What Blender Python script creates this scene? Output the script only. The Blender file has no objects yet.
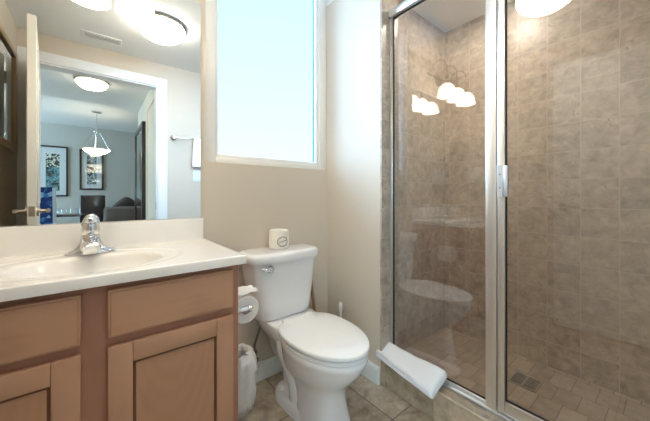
import bpy, bmesh, math, random
from mathutils import Vector, Matrix, noise

random.seed(7)
S = bpy.context.scene
COL = S.collection
PI = math.pi

# ------------------------------------------------------------------ camera
cam_data = bpy.data.cameras.new('camera')
cam = bpy.data.objects.new('camera', cam_data)
COL.objects.link(cam)
cam.location = (0.0, -1.54, 1.08)
cam.rotation_euler = (PI / 2, 0, -math.radians(38.8))
cam_data.sensor_width = 36.0
cam_data.lens = 284.0 / 650.0 * 36.0
cam_data.shift_y = -15.0 / 650.0
cam_data.clip_start = 0.01
S.camera = cam

# ------------------------------------------------------------------ world, exposure
W = bpy.data.worlds.new('world')
S.world = W
W.use_nodes = True
wt = W.node_tree
sky_tc = wt.nodes.new('ShaderNodeTexCoord')
sky_sep = wt.nodes.new('ShaderNodeSeparateXYZ')
sky_map = wt.nodes.new('ShaderNodeMapRange')
sky_map.inputs['From Min'].default_value = 0.05
sky_map.inputs['From Max'].default_value = 0.55
sky_mix = wt.nodes.new('ShaderNodeMixRGB')
sky_mix.inputs[1].default_value = (0.50, 0.56, 0.62, 1)
sky_mix.inputs[2].default_value = (0.20, 0.42, 0.66, 1)
wt.links.new(sky_tc.outputs['Generated'], sky_sep.inputs[0])
wt.links.new(sky_sep.outputs['Z'], sky_map.inputs['Value'])
wt.links.new(sky_map.outputs[0], sky_mix.inputs[0])
wt.links.new(sky_mix.outputs[0], wt.nodes['Background'].inputs[0])
W.node_tree.nodes['Background'].inputs[1].default_value = 0.90
S.view_settings.view_transform = 'Standard'
S.view_settings.look = 'None'
S.view_settings.gamma = 1.0
S.view_settings.use_curve_mapping = False
S.view_settings.exposure = 1.2
S.cycles.use_denoising = True
S.cycles.max_bounces = 14
S.cycles.diffuse_bounces = 6
S.cycles.glossy_bounces = 8
S.cycles.transparent_max_bounces = 24
S.cycles.sample_clamp_indirect = 8.0
S.cycles.caustics_reflective = False
S.cycles.caustics_refractive = False

# soft hazy daylight from outside, through the frosted window
sun_data = bpy.data.lights.new('hazy_sun', 'SUN')
sun_data.energy = 22.0
sun_data.color = (0.42, 0.70, 1.0)
sun_data.angle = math.radians(72)
sun = bpy.data.objects.new('hazy_sun', sun_data)
COL.objects.link(sun)
sun.rotation_euler = Vector((0.10, -0.92, -0.34)).to_track_quat('-Z', 'Y').to_euler()

# light levels of the lamps and windows
WINDOW_GLOW = (0.41, 0.57, 0.80, 1)
VANITY_GLOW = 3.0
CEILING_GLOW = 11.5
SHOWER_FILL = 80.0  # level of the lamp added to brighten the shower
HALL_GLOW = 5.0
LIVING_WINDOW = 8.0
PENDANT_GLOW = 4.0


# ------------------------------------------------------------------ helpers
def lin(c):
    c = c / 255.0
    return c / 12.92 if c <= 0.04045 else ((c + 0.055) / 1.055) ** 2.4


def rgb(r, g, b):
    return (lin(r), lin(g), lin(b), 1.0)


def wloc(o):
    v = Vector((0, 0, 0))
    while o is not None:
        v = v + Vector(o.location)
        o = o.parent
    return v


class MB:
    """collects shapes, then becomes one mesh object"""

    def __init__(self):
        self.bm = bmesh.new()

    def box(self, x0, x1, y0, y1, z0, z1, bev=0.0, seg=2, rot=None, piv=None):
        r = bmesh.ops.create_cube(self.bm, size=1.0)
        vs = r['verts']
        for v in vs:
            v.co = Vector(((x0 + x1) / 2 + v.co.x * (x1 - x0), (y0 + y1) / 2 + v.co.y * (y1 - y0), (z0 + z1) / 2 + v.co.z * (z1 - z0)))
        if bev > 0:
            es = list({e for v in vs for e in v.link_edges})
            r2 = bmesh.ops.bevel(self.bm, geom=es, offset=bev, segments=seg, profile=0.5, affect='EDGES')
            vs = list({v for v in r2['verts']} | {v for v in vs if v.is_valid})
        if rot is not None:
            p = Vector(piv) if piv is not None else Vector(((x0 + x1) / 2, (y0 + y1) / 2, (z0 + z1) / 2))
            for v in vs:
                v.co = p + rot @ (v.co - p)
        return self

    def ringloft(self, rings, cap=True, closed=True):
        bm = self.bm
        vr = [[bm.verts.new(p) for p in ring] for ring in rings]
        n = len(vr[0])
        for a, b in zip(vr[:-1], vr[1:]):
            rng = range(n) if closed else range(n - 1)
            for i in rng:
                j = (i + 1) % n
                try:
                    bm.faces.new((a[i], a[j], b[j], b[i]))
                except ValueError:
                    pass
        if cap and closed:
            for ring in (vr[0], vr[-1]):
                try:
                    bm.faces.new(ring)
                except ValueError:
                    pass
        return self

    def cyl(self, p0, p1, r0, r1=None, n=24, cap=True):
        return self.tube([p0, p1], [r0, r0 if r1 is None else r1], n, cap)

    def tube(self, pts, r, n=12, cap=True):
        pts = [Vector(p) for p in pts]
        if not isinstance(r, (list, tuple)):
            r = [r] * len(pts)
        rings = []
        up = None
        for i, p in enumerate(pts):
            a = pts[max(0, i - 1)]
            b = pts[min(len(pts) - 1, i + 1)]
            t = (b - a).normalized()
            if up is None:
                up = Vector((0, 0, 1)) if abs(t.z) < 0.9 else Vector((1, 0, 0))
            u = (up - t * up.dot(t)).normalized()
            w = t.cross(u)
            up = u
            rings.append([p + (u * math.cos(2 * PI * k / n) + w * math.sin(2 * PI * k / n)) * r[i] for k in range(n)])
        return self.ringloft(rings, cap)

    def lathe(self, prof, c, n=40, cap=True, axis='z'):
        rings = []
        for (r, h) in prof:
            ring = []
            for k in range(n):
                a = 2 * PI * k / n
                x, y = r * math.cos(a), r * math.sin(a)
                if axis == 'z':
                    ring.append(Vector((c[0] + x, c[1] + y, c[2] + h)))
                elif axis == 'y':
                    ring.append(Vector((c[0] + x, c[1] + h, c[2] + y)))
                else:
                    ring.append(Vector((c[0] + h, c[1] + x, c[2] + y)))
            rings.append(ring)
        return self.ringloft(rings, cap)

    def sphere(self, c, rx, ry=None, rz=None, nu=24, nv=14):
        ry = rx if ry is None else ry
        rz = rx if rz is None else rz
        r = bmesh.ops.create_uvsphere(self.bm, u_segments=nu, v_segments=nv, radius=1.0)
        for v in r['verts']:
            v.co = Vector((c[0] + v.co.x * rx, c[1] + v.co.y * ry, c[2] + v.co.z * rz))
        return self

    def disp(self, fn):
        self.bm.normal_update()
        moves = [(v, fn(v.co.copy(), v.normal.copy())) for v in self.bm.verts]
        for v, d in moves:
            v.co = v.co + d
        return self

    def subdiv(self, cuts):
        bmesh.ops.subdivide_edges(self.bm, edges=self.bm.edges[:], cuts=cuts, use_grid_fill=True)
        return self

    def build(self, name, mat, parent=None, smooth=True, angle=38, loc=None, sub=0):
        bm = self.bm
        bmesh.ops.recalc_face_normals(bm, faces=bm.faces[:])
        uv = bm.loops.layers.uv.new('UVMap')
        for f in bm.faces:
            nx, ny, nz = abs(f.normal.x), abs(f.normal.y), abs(f.normal.z)
            for l in f.loops:
                c = l.vert.co
                if nz >= nx and nz >= ny:
                    l[uv].uv = (c.x, c.y)
                elif nx >= ny:
                    l[uv].uv = (c.y, c.z)
                else:
                    l[uv].uv = (c.x, c.z)
            f.smooth = smooth
        off = wloc(parent) if parent is not None else Vector((0, 0, 0))
        if loc is not None:
            off = off + Vector(loc) if parent is not None else Vector(loc)
        for v in bm.verts:
            v.co = v.co - off
        me = bpy.data.meshes.new(name)
        bm.to_mesh(me)
        bm.free()
        if smooth:
            me.set_sharp_from_angle(angle=math.radians(angle))
        me.materials.append(mat)
        o = bpy.data.objects.new(name, me)
        COL.objects.link(o)
        if parent is not None:
            o.parent = parent
        if loc is not None:
            o.location = loc
        if sub:
            m = o.modifiers.new('subdivision', 'SUBSURF')
            m.levels = sub
            m.render_levels = sub
        return o


def tag(o, label, cat, group=None):
    o['label'] = label
    o['category'] = cat
    if group:
        o['group'] = group
    return o


def thing(name, label, cat, loc, group=None):
    o = bpy.data.objects.new(name, None)
    COL.objects.link(o)
    o.location = loc
    o.empty_display_size = 0.05
    return tag(o, label, cat, group)


def struct(name, mb, mat, parent=None, **k):
    o = mb.build(name, mat, parent, smooth=k.pop('smooth', False), **k)
    if parent is None:
        o['kind'] = 'structure'
    return o


# ------------------------------------------------------------------ materials
def base_mat(name):
    m = bpy.data.materials.new(name)
    m.use_nodes = True
    nt = m.node_tree
    return m, nt, nt.nodes['Principled BSDF']


def plain(name, col, rough=0.5, metal=0.0, spec=0.5, coat=0.0, bump=0.0, bscale=200.0, var=0.0, vscale=6.0):
    m, nt, p = base_mat(name)
    p.inputs['Base Color'].default_value = col
    p.inputs['Roughness'].default_value = rough
    p.inputs['Metallic'].default_value = metal
    p.inputs['Specular IOR Level'].default_value = spec
    p.inputs['Coat Weight'].default_value = coat
    p.inputs['Coat Roughness'].default_value = 0.06
    tc = nt.nodes.new('ShaderNodeTexCoord')
    if bump > 0:
        n = nt.nodes.new('ShaderNodeTexNoise')
        n.inputs['Scale'].default_value = bscale
        n.inputs['Detail'].default_value = 4
        nt.links.new(tc.outputs['Object'], n.inputs['Vector'])
        b = nt.nodes.new('ShaderNodeBump')
        b.inputs['Strength'].default_value = bump
        b.inputs['Distance'].default_value = 0.002
        nt.links.new(n.outputs['Fac'], b.inputs['Height'])
        nt.links.new(b.outputs['Normal'], p.inputs['Normal'])
    if var > 0:
        n2 = nt.nodes.new('ShaderNodeTexNoise')
        n2.inputs['Scale'].default_value = vscale
        n2.inputs['Detail'].default_value = 3
        nt.links.new(tc.outputs['Object'], n2.inputs['Vector'])
        r = nt.nodes.new('ShaderNodeMixRGB')
        r.inputs[1].default_value = (col[0] * (1 - var), col[1] * (1 - var), col[2] * (1 - var), 1)
        r.inputs[2].default_value = (min(1, col[0] * (1 + var)), min(1, col[1] * (1 + var)), min(1, col[2] * (1 + var)), 1)
        nt.links.new(n2.outputs['Fac'], r.inputs[0])
        nt.links.new(r.outputs[0], p.inputs['Base Color'])
    return m


def tile_mat(name, c1, c2, grout, bw, bh, ox, oy, offset=0.0, mortar=0.0018, rough=0.35, vein=0.5, swap=False, cell=0.5):
    m, nt, p = base_mat(name)
    N, L = nt.nodes, nt.links
    uvn = N.new('ShaderNodeUVMap')
    mp = N.new('ShaderNodeMapping')
    mp.inputs['Location'].default_value = (ox, oy, 0)
    if swap:
        mp.inputs['Rotation'].default_value = (0, 0, PI / 2)
    L.new(uvn.outputs['UV'], mp.inputs['Vector'])
    br = N.new('ShaderNodeTexBrick')
    br.offset = offset
    br.squash = 1.0
    br.inputs['Color1'].default_value = (0, 0, 0, 1)
    br.inputs['Color2'].default_value = (1, 1, 1, 1)
    br.inputs['Mortar'].default_value = (0.5, 0.5, 0.5, 1)
    br.inputs['Scale'].default_value = 1.0
    br.inputs['Mortar Size'].default_value = mortar
    br.inputs['Mortar Smooth'].default_value = 0.15
    br.inputs['Brick Width'].default_value = bw
    br.inputs['Row Height'].default_value = bh
    L.new(mp.outputs['Vector'], br.inputs['Vector'])
    # per-tile shift of the stone pattern
    vm = N.new('ShaderNodeVectorMath')
    vm.operation = 'MULTIPLY_ADD'
    vm.inputs[1].default_value = (7.0, 3.0, 5.0)
    L.new(br.outputs['Color'], vm.inputs[0])
    L.new(uvn.outputs['UV'], vm.inputs[2])
    n1 = N.new('ShaderNodeTexNoise')
    n1.inputs['Scale'].default_value = 16
    n1.inputs['Detail'].default_value = 8
    n1.inputs['Roughness'].default_value = 0.65
    n1.inputs['Distortion'].default_value = 0.35
    L.new(vm.outputs[0], n1.inputs['Vector'])
    n2 = N.new('ShaderNodeTexNoise')
    n2.inputs['Scale'].default_value = 9
    n2.inputs['Detail'].default_value = 6
    n2.inputs['Distortion'].default_value = 0.7
    L.new(vm.outputs[0], n2.inputs['Vector'])
    # thin veins where the second noise crosses its middle
    sub = N.new('ShaderNodeMath'); sub.operation = 'SUBTRACT'; sub.inputs[1].default_value = 0.5
    L.new(n2.outputs['Fac'], sub.inputs[0])
    ab = N.new('ShaderNodeMath'); ab.operation = 'ABSOLUTE'
    L.new(sub.outputs[0], ab.inputs[0])
    ve = N.new('ShaderNodeMapRange')
    ve.inputs['From Min'].default_value = 0.0
    ve.inputs['From Max'].default_value = 0.014
    ve.inputs['To Min'].default_value = 1.0
    ve.inputs['To Max'].default_value = 0.0
    L.new(ab.outputs[0], ve.inputs['Value'])
    gate = N.new('ShaderNodeMapRange')
    gate.inputs['From Min'].default_value = 0.48
    gate.inputs['From Max'].default_value = 0.62
    L.new(n1.outputs['Fac'], gate.inputs['Value'])
    vg = N.new('ShaderNodeMath'); vg.operation = 'MULTIPLY'
    L.new(ve.outputs[0], vg.inputs[0]); L.new(gate.outputs[0], vg.inputs[1])
    vs = N.new('ShaderNodeMath'); vs.operation = 'MULTIPLY'; vs.inputs[1].default_value = vein
    L.new(vg.outputs[0], vs.inputs[0])
    cr = N.new('ShaderNodeMapRange')
    cr.inputs['From Min'].default_value = 0.3
    cr.inputs['From Max'].default_value = 0.7
    L.new(n1.outputs['Fac'], cr.inputs['Value'])
    mixs = N.new('ShaderNodeMath'); mixs.operation = 'MULTIPLY_ADD'
    bw1 = N.new('ShaderNodeRGBToBW')
    L.new(br.outputs['Color'], bw1.inputs[0])
    L.new(bw1.outputs[0], mixs.inputs[0])
    mixs.inputs[1].default_value = cell
    sc = N.new('ShaderNodeMath'); sc.operation = 'MULTIPLY'; sc.inputs[1].default_value = 1.0 - cell
    L.new(cr.outputs[0], sc.inputs[0])
    L.new(sc.outputs[0], mixs.inputs[2])
    cm = N.new('ShaderNodeMixRGB')
    cm.inputs[1].default_value = c1
    cm.inputs[2].default_value = c2
    L.new(mixs.outputs[0], cm.inputs[0])
    dk = N.new('ShaderNodeMixRGB')
    dk.blend_type = 'MIX'
    dk.inputs[2].default_value = (c1[0] * 0.5, c1[1] * 0.46, c1[2] * 0.42, 1)
    L.new(vs.outputs[0], dk.inputs[0])
    L.new(cm.outputs[0], dk.inputs[1])
    gm = N.new('ShaderNodeMixRGB')
    gm.inputs[2].default_value = grout
    L.new(br.outputs['Fac'], gm.inputs[0])
    L.new(dk.outputs[0], gm.inputs[1])
    L.new(gm.outputs[0], p.inputs['Base Color'])
    p.inputs['Roughness'].default_value = rough
    b = N.new('ShaderNodeBump')
    b.inputs['Strength'].default_value = 0.35
    b.inputs['Distance'].default_value = 0.001
    b.invert = True
    L.new(br.outputs['Fac'], b.inputs['Height'])
    L.new(b.outputs['Normal'], p.inputs['Normal'])
    return m


def wood_mat(name, c1, c2, rough=0.42, vertical=True, figure=False):
    m, nt, p = base_mat(name)
    N, L = nt.nodes, nt.links
    tc = N.new('ShaderNodeTexCoord')
    mp = N.new('ShaderNodeMapping')
    mp.inputs['Scale'].default_value = (14, 14, 1.6) if vertical else (1.6, 14, 14)
    L.new(tc.outputs['Object'], mp.inputs['Vector'])
    n = N.new('ShaderNodeTexNoise')
    n.inputs['Scale'].default_value = 1.6
    n.inputs['Detail'].default_value = 5
    n.inputs['Distortion'].default_value = 1.2
    L.new(mp.outputs['Vector'], n.inputs['Vector'])
    n2 = N.new('ShaderNodeTexNoise')
    n2.inputs['Scale'].default_value = 4.0
    L.new(tc.outputs['Object'], n2.inputs['Vector'])
    ad = N.new('ShaderNodeMath'); ad.operation = 'MULTIPLY_ADD'; ad.inputs[1].default_value = 1.0
    L.new(n2.outputs['Fac'], ad.inputs[0])
    hf = N.new('ShaderNodeMath'); hf.operation = 'MULTIPLY'; hf.inputs[1].default_value = 0.4
    L.new(n.outputs['Fac'], hf.inputs[0])
    L.new(hf.outputs[0], ad.inputs[2])
    mr = N.new('ShaderNodeMapRange')
    mr.inputs['From Min'].default_value = 0.35
    mr.inputs['From Max'].default_value = 0.65
    L.new(ad.outputs[0], mr.inputs['Value'])
    mx = N.new('ShaderNodeMixRGB')
    mx.inputs[1].default_value = c1
    mx.inputs[2].default_value = c2
    L.new(mr.outputs[0], mx.inputs[0])
    if figure:          # cathedral grain
        mp2 = N.new('ShaderNodeMapping')
        mp2.inputs['Scale'].default_value = (1.0, 1.0, 0.34)
        mp2.inputs['Location'].default_value = (0.02, 0.0, -0.10)
        L.new(tc.outputs['Object'], mp2.inputs['Vector'])
        wv = N.new('ShaderNodeTexWave')
        wv.wave_type = 'RINGS'
        wv.rings_direction = 'Y'
        wv.inputs['Scale'].default_value = 14
        wv.inputs['Distortion'].default_value = 2.2
        wv.inputs['Detail'].default_value = 3
        wv.inputs['Detail Scale'].default_value = 1.2
        L.new(mp2.outputs['Vector'], wv.inputs['Vector'])
        mw = N.new('ShaderNodeMath'); mw.operation = 'MULTIPLY_ADD'; mw.inputs[1].default_value = 0.16
        L.new(wv.outputs['Fac'], mw.inputs[0])
        hm = N.new('ShaderNodeMath'); hm.operation = 'MULTIPLY'; hm.inputs[1].default_value = 0.8
        L.new(mr.outputs[0], hm.inputs[0])
        L.new(hm.outputs[0], mw.inputs[2])
        L.new(mw.outputs[0], mx.inputs[0])
    L.new(mx.outputs[0], p.inputs['Base Color'])
    p.inputs['Roughness'].default_value = rough
    p.inputs['Coat Weight'].default_value = 0.15
    p.inputs['Coat Roughness'].default_value = 0.25
    return m


def emit_mat(name, col, strength):
    m = bpy.data.materials.new(name)
    m.use_nodes = True
    nt = m.node_tree
    nt.nodes.clear()
    o = nt.nodes.new('ShaderNodeOutputMaterial')
    e = nt.nodes.new('ShaderNodeEmission')
    e.inputs[0].default_value = col
    e.inputs[1].default_value = strength
    nt.links.new(e.outputs[0], o.inputs[0])
    return m


def shade_mat(name, col, strength, core, radius):
    """lit frosted glass: brightest next to its bulb (at the object origin plus core)"""
    m = bpy.data.materials.new(name)
    m.use_nodes = True
    nt = m.node_tree
    N, L = nt.nodes, nt.links
    N.clear()
    o = N.new('ShaderNodeOutputMaterial')
    e = N.new('ShaderNodeEmission')
    tc = N.new('ShaderNodeTexCoord')
    mp = N.new('ShaderNodeMapping')
    mp.inputs['Location'].default_value = (-core[0], -core[1], -core[2])
    L.new(tc.outputs['Object'], mp.inputs['Vector'])
    ln = N.new('ShaderNodeVectorMath'); ln.operation = 'LENGTH'
    L.new(mp.outputs['Vector'], ln.inputs[0])
    mr = N.new('ShaderNodeMapRange')
    mr.inputs['From Min'].default_value = radius * 0.35
    mr.inputs['From Max'].default_value = radius
    mr.inputs['To Min'].default_value = strength * 1.5
    mr.inputs['To Max'].default_value = strength * 0.62
    L.new(ln.outputs['Value'], mr.inputs['Value'])
    e.inputs[0].default_value = col
    L.new(mr.outputs[0], e.inputs[1])
    g = N.new('ShaderNodeBsdfPrincipled')
    g.inputs['Base Color'].default_value = (0.9, 0.88, 0.82, 1)
    g.inputs['Roughness'].default_value = 0.25
    ad = N.new('ShaderNodeAddShader')
    L.new(e.outputs[0], ad.inputs[0])
    L.new(g.outputs[0], ad.inputs[1])
    L.new(ad.outputs[0], o.inputs[0])
    return m


def glass_mat(name, tint, f0=0.045, rough=0.0):
    """clear sheet glass: part mirror, part see-through, by the angle it is met at"""
    m = bpy.data.materials.new(name)
    m.use_nodes = True
    nt = m.node_tree
    N, L = nt.nodes, nt.links
    N.clear()
    o = N.new('ShaderNodeOutputMaterial')
    t = N.new('ShaderNodeBsdfTransparent')
    t.inputs[0].default_value = tint
    g = N.new('ShaderNodeBsdfGlossy')
    g.inputs['Roughness'].default_value = rough
    g.inputs[0].default_value = (1, 1, 1, 1)
    geo = N.new('ShaderNodeNewGeometry')
    dt = N.new('ShaderNodeVectorMath'); dt.operation = 'DOT_PRODUCT'
    L.new(geo.outputs['Incoming'], dt.inputs[0])
    L.new(geo.outputs['Normal'], dt.inputs[1])
    a = N.new('ShaderNodeMath'); a.operation = 'ABSOLUTE'
    L.new(dt.outputs['Value'], a.inputs[0])
    s = N.new('ShaderNodeMath'); s.operation = 'SUBTRACT'; s.inputs[0].default_value = 1.0; s.use_clamp = True
    L.new(a.outputs[0], s.inputs[1])
    pw = N.new('ShaderNodeMath'); pw.operation = 'POWER'; pw.inputs[1].default_value = 5.0
    L.new(s.outputs[0], pw.inputs[0])
    ma = N.new('ShaderNodeMath'); ma.operation = 'MULTIPLY_ADD'
    ma.inputs[1].default_value = 1.0 - f0
    ma.inputs[2].default_value = f0
    L.new(pw.outputs[0], ma.inputs[0])
    mx = N.new('ShaderNodeMixShader')
    L.new(ma.outputs[0], mx.inputs[0])
    L.new(t.outputs[0], mx.inputs[1])
    L.new(g.outputs[0], mx.inputs[2])
    L.new(mx.outputs[0], o.inputs[0])
    return m


def frosted_mat(name, glow, through):
    """frosted daylight pane: glows with scattered daylight and lets part of it straight through"""
    m = bpy.data.materials.new(name)
    m.use_nodes = True
    nt = m.node_tree
    nt.nodes.clear()
    o = nt.nodes.new('ShaderNodeOutputMaterial')
    e = nt.nodes.new('ShaderNodeEmission')
    e.inputs[0].default_value = glow
    e.inputs[1].default_value = 1.0
    t = nt.nodes.new('ShaderNodeBsdfTransparent')
    x = nt.nodes.new('ShaderNodeMixShader')
    x.inputs[0].default_value = through
    nt.links.new(e.outputs[0], x.inputs[1])
    nt.links.new(t.outputs[0], x.inputs[2])
    nt.links.new(x.outputs[0], o.inputs[0])
    return m


def mirror_mat(name):
    m = bpy.data.materials.new(name)
    m.use_nodes = True
    nt = m.node_tree
    nt.nodes.clear()
    o = nt.nodes.new('ShaderNodeOutputMaterial')
    g = nt.nodes.new('ShaderNodeBsdfGlossy')
    g.inputs[0].default_value = (0.90, 0.925, 0.925, 1)
    g.inputs['Roughness'].default_value = 0.0
    nt.links.new(g.outputs[0], o.inputs[0])
    return m


M = {}
M['tan_wall'] = plain('tan wall paint', rgb(213, 202, 187), 0.7, bump=0.06, bscale=260)
M['hall_wall'] = plain('warm hall paint', rgb(222, 212, 194), 0.7)
M['living_wall'] = plain('grey living room paint', rgb(188, 186, 178), 0.75)
M['ceiling'] = plain('ceiling paint', rgb(238, 239, 238), 0.8)
M['trim'] = plain('white trim paint', rgb(240, 241, 242), 0.35)
M['door'] = plain('white door paint', rgb(243, 241, 234), 0.4)
M['frame_white'] = plain('white window vinyl', rgb(238, 236, 232), 0.4)
M['tile_wall'] = tile_mat('shower wall tile', rgb(142, 126, 111), rgb(216, 200, 183), rgb(202, 189, 173), 0.16, 0.17, 0.06, 0.014, mortar=0.0018, vein=0.7, cell=0.22)
M['tile_curb'] = tile_mat('curb tile', rgb(132, 114, 95), rgb(214, 197, 172), rgb(188, 172, 150), 0.30, 0.30, 0.205, 0.151, vein=0.4, cell=0.25)
M['tile_shower_floor'] = tile_mat('shower floor tile', rgb(146, 127, 110), rgb(196, 177, 157), rgb(116, 101, 87), 0.10, 0.16, 0.03, 0.06, offset=0.5, swap=True, vein=0.3)
M['tile_floor'] = tile_mat('bathroom floor tile', rgb(132, 111, 90), rgb(212, 201, 183), rgb(100, 87, 74), 0.335, 0.335, 0.23, 0.0075, offset=0.0, mortar=0.0025, vein=0.35, rough=0.3, cell=0.2)
M['wood_floor'] = wood_mat('living room floor', rgb(120, 95, 72), rgb(150, 120, 92), 0.4, vertical=False)
M['cabinet'] = wood_mat('maple frame', rgb(158, 110, 90), rgb(174, 126, 104))
M['front'] = wood_mat('maple front', rgb(176, 130, 103), rgb(196, 152, 123), vertical=False)
M['front_v'] = wood_mat('maple upright', rgb(174, 128, 102), rgb(194, 150, 122))
M['panel'] = wood_mat('maple panel', rgb(170, 124, 97), rgb(190, 146, 117), figure=True)
M['groove'] = plain('dark brown groove', rgb(112, 74, 50), 0.5)  # groove strips coloured darker than the door wood
M['marble'] = plain('cultured marble', rgb(243, 241, 239), 0.18, coat=0.4, var=0.025, vscale=5)
M['chrome'] = plain('chrome', rgb(225, 226, 228), 0.08, metal=1.0)
M['satin'] = plain('satin aluminium', rgb(236, 232, 226), 0.38, metal=1.0)
M['white_metal'] = plain('bright aluminium', rgb(232, 235, 240), 0.35, metal=0.85)
M['nickel'] = plain('brushed nickel', rgb(170, 160, 146), 0.3, metal=1.0)
M['bronze'] = plain('dark bronze', rgb(96, 84, 72), 0.35, metal=1.0)
M['brass'] = plain('tarnished brass', rgb(120, 104, 84), 0.4, metal=1.0, bump=0.5, bscale=120)
M['porcelain'] = plain('porcelain', rgb(241, 242, 245), 0.12, coat=0.6)
M['seat'] = plain('white seat plastic', rgb(243, 244, 245), 0.28)
M['rubber'] = plain('dark rubber', rgb(30, 28, 27), 0.6)
M['gasket'] = plain('teal gasket', rgb(84, 140, 156), 0.4)
M['paper'] = plain('white paper', rgb(245, 243, 240), 0.85, bump=0.1, bscale=300)
M['wrap'] = plain('paper wrapper', rgb(244, 238, 228), 0.6, bump=0.1, bscale=80)
M['ink'] = plain('grey printed ink', rgb(92, 92, 96), 0.6)
M['towel'] = plain('white terry', rgb(244, 245, 249), 0.95, bump=0.9, bscale=420)
M['plastic_bag'] = plain('white plastic film', rgb(246, 246, 246), 0.22, coat=0.5)
M['bin'] = plain('pale plastic', rgb(216, 214, 210), 0.4)
M['hose'] = plain('braided hose', rgb(150, 142, 134), 0.35, metal=0.8, bump=0.6, bscale=500)
M['stick'] = wood_mat('pale brown stick', rgb(134, 94, 62), rgb(164, 120, 84))
M['red_rubber'] = plain('red rubber', rgb(118, 40, 32), 0.5)
M['dark_wood'] = plain('espresso wood', rgb(42, 27, 23), 0.28, coat=0.3)
M['frame_wood'] = wood_mat('honey wood frame', rgb(186, 158, 120), rgb(206, 180, 142))
M['mat_board'] = plain('white mat board', rgb(226, 230, 230), 0.6)
M['sofa'] = plain('grey sofa cloth', rgb(110, 106, 104), 0.9, bump=0.3, bscale=300)
M['cushion'] = plain('dark grey cushion cloth', rgb(62, 60, 62), 0.7)
M['leather'] = plain('dark brown leather', rgb(36, 26, 24), 0.3, coat=0.2, bump=0.4, bscale=30)
M['white_lacquer'] = plain('pale painted wood', rgb(206, 214, 224), 0.4)
M['table_top'] = plain('dark table top', rgb(58, 52, 50), 0.12, coat=0.4)
M['vent'] = plain('vent enamel', rgb(232, 233, 232), 0.5)
M['vent_dark'] = plain('vent hollow', rgb(40, 41, 42), 0.8)  # near-black colour standing in for the shade behind slots
M['drain'] = plain('drain steel', rgb(170, 164, 156), 0.35, metal=0.8)
M['glass'] = glass_mat('shower glass', (0.99, 0.99, 0.985, 1), 0.088)
M['pic_glass'] = glass_mat('picture glass', (0.985, 0.99, 0.99, 1), 0.04)
M['clear'] = glass_mat('clear tumbler glass', (0.95, 0.97, 0.97, 1), 0.08)
M['mirror'] = mirror_mat('mirror silver')
M['window_glow'] = frosted_mat('frosted daylight pane', WINDOW_GLOW, 0.6)
M['living_glow'] = emit_mat('bright daylight pane', (0.52, 0.80, 1.0, 1), LIVING_WINDOW)
M['bulb'] = emit_mat('warm bulb', (1.0, 0.88, 0.66, 1), 12.0)


def fabric_blue():
    m, nt, p = base_mat('blue patterned cloth')
    N, L = nt.nodes, nt.links
    tc = N.new('ShaderNodeTexCoord')
    v = N.new('ShaderNodeTexVoronoi')
    v.inputs['Scale'].default_value = 14
    L.new(tc.outputs['Object'], v.inputs['Vector'])
    r = N.new('ShaderNodeValToRGB')
    r.color_ramp.interpolation = 'CONSTANT'
    e = r.color_ramp.elements
    e[0].position = 0.0; e[0].color = rgb(30, 60, 120)
    e[1].position = 0.45; e[1].color = rgb(70, 130, 190)
    for pos, c in ((0.62, rgb(150, 190, 220)), (0.75, rgb(36, 40, 70)), (0.88, rgb(60, 90, 150))):
        k = e.new(pos); k.color = c
    L.new(v.outputs['Color'], r.inputs[0])
    L.new(r.outputs[0], p.inputs['Base Color'])
    p.inputs['Roughness'].default_value = 0.85
    return m


def art_mat(name, cols, scale, seed):
    m, nt, p = base_mat(name)
    N, L = nt.nodes, nt.links
    tc = N.new('ShaderNodeTexCoord')
    mp = N.new('ShaderNodeMapping')
    mp.inputs['Location'].default_value = (seed, seed * 2, seed)
    L.new(tc.outputs['Object'], mp.inputs['Vector'])
    v = N.new('ShaderNodeTexNoise')
    v.inputs['Scale'].default_value = scale
    v.inputs['Detail'].default_value = 3
    v.inputs['Distortion'].default_value = 1.5
    L.new(mp.outputs['Vector'], v.inputs['Vector'])
    r = N.new('ShaderNodeValToRGB')
    r.color_ramp.interpolation = 'CONSTANT'
    e = r.color_ramp.elements
    e[0].position = 0.0; e[0].color = cols[0]
    e[1].position = 0.44; e[1].color = cols[1]
    for pos, c in zip((0.51, 0.58), cols[2:]):
        k = e.new(pos); k.color = c
    L.new(v.outputs['Fac'], r.inputs[0])
    L.new(r.outputs[0], p.inputs['Base Color'])
    p.inputs['Roughness'].default_value = 0.7
    return m


M['blue_cloth'] = fabric_blue()
M['art_teal'] = art_mat('teal abstract print', (rgb(24, 40, 44), rgb(70, 130, 138), rgb(120, 176, 180), rgb(60, 100, 116)), 9, 3.0)
M['art_dark'] = art_mat('dark blossom print', (rgb(20, 24, 22), rgb(28, 36, 34), rgb(226, 226, 206), rgb(236, 236, 222)), 14, 8.0)
M['art_grey'] = art_mat('grey foliage print', (rgb(52, 60, 60), rgb(130, 146, 146), rgb(206, 212, 210), rgb(90, 104, 104)), 9, 5.0)

# ------------------------------------------------------------------ room numbers
XL, XR = -0.49, 1.26          # left wall, niche side wall
YF = -1.75                    # wall with the doorway
ZC = 2.41                     # ceiling
XS, YE = 2.22, -0.345         # far and end walls of the shower
NIB = -0.487                  # end of the short wall between niche and shower
XG = 1.34                     # glass plane
DX0, DX1, DZ = -0.42, 0.482, 2.18
YL, ZL = -6.46, 2.55          # living room far wall and ceiling
WX0, WZ0, WZ1 = 0.4416, 1.257, 2.60
BAY, ZB = -0.40, 2.64        # raised ceiling bay in front of the window

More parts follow.
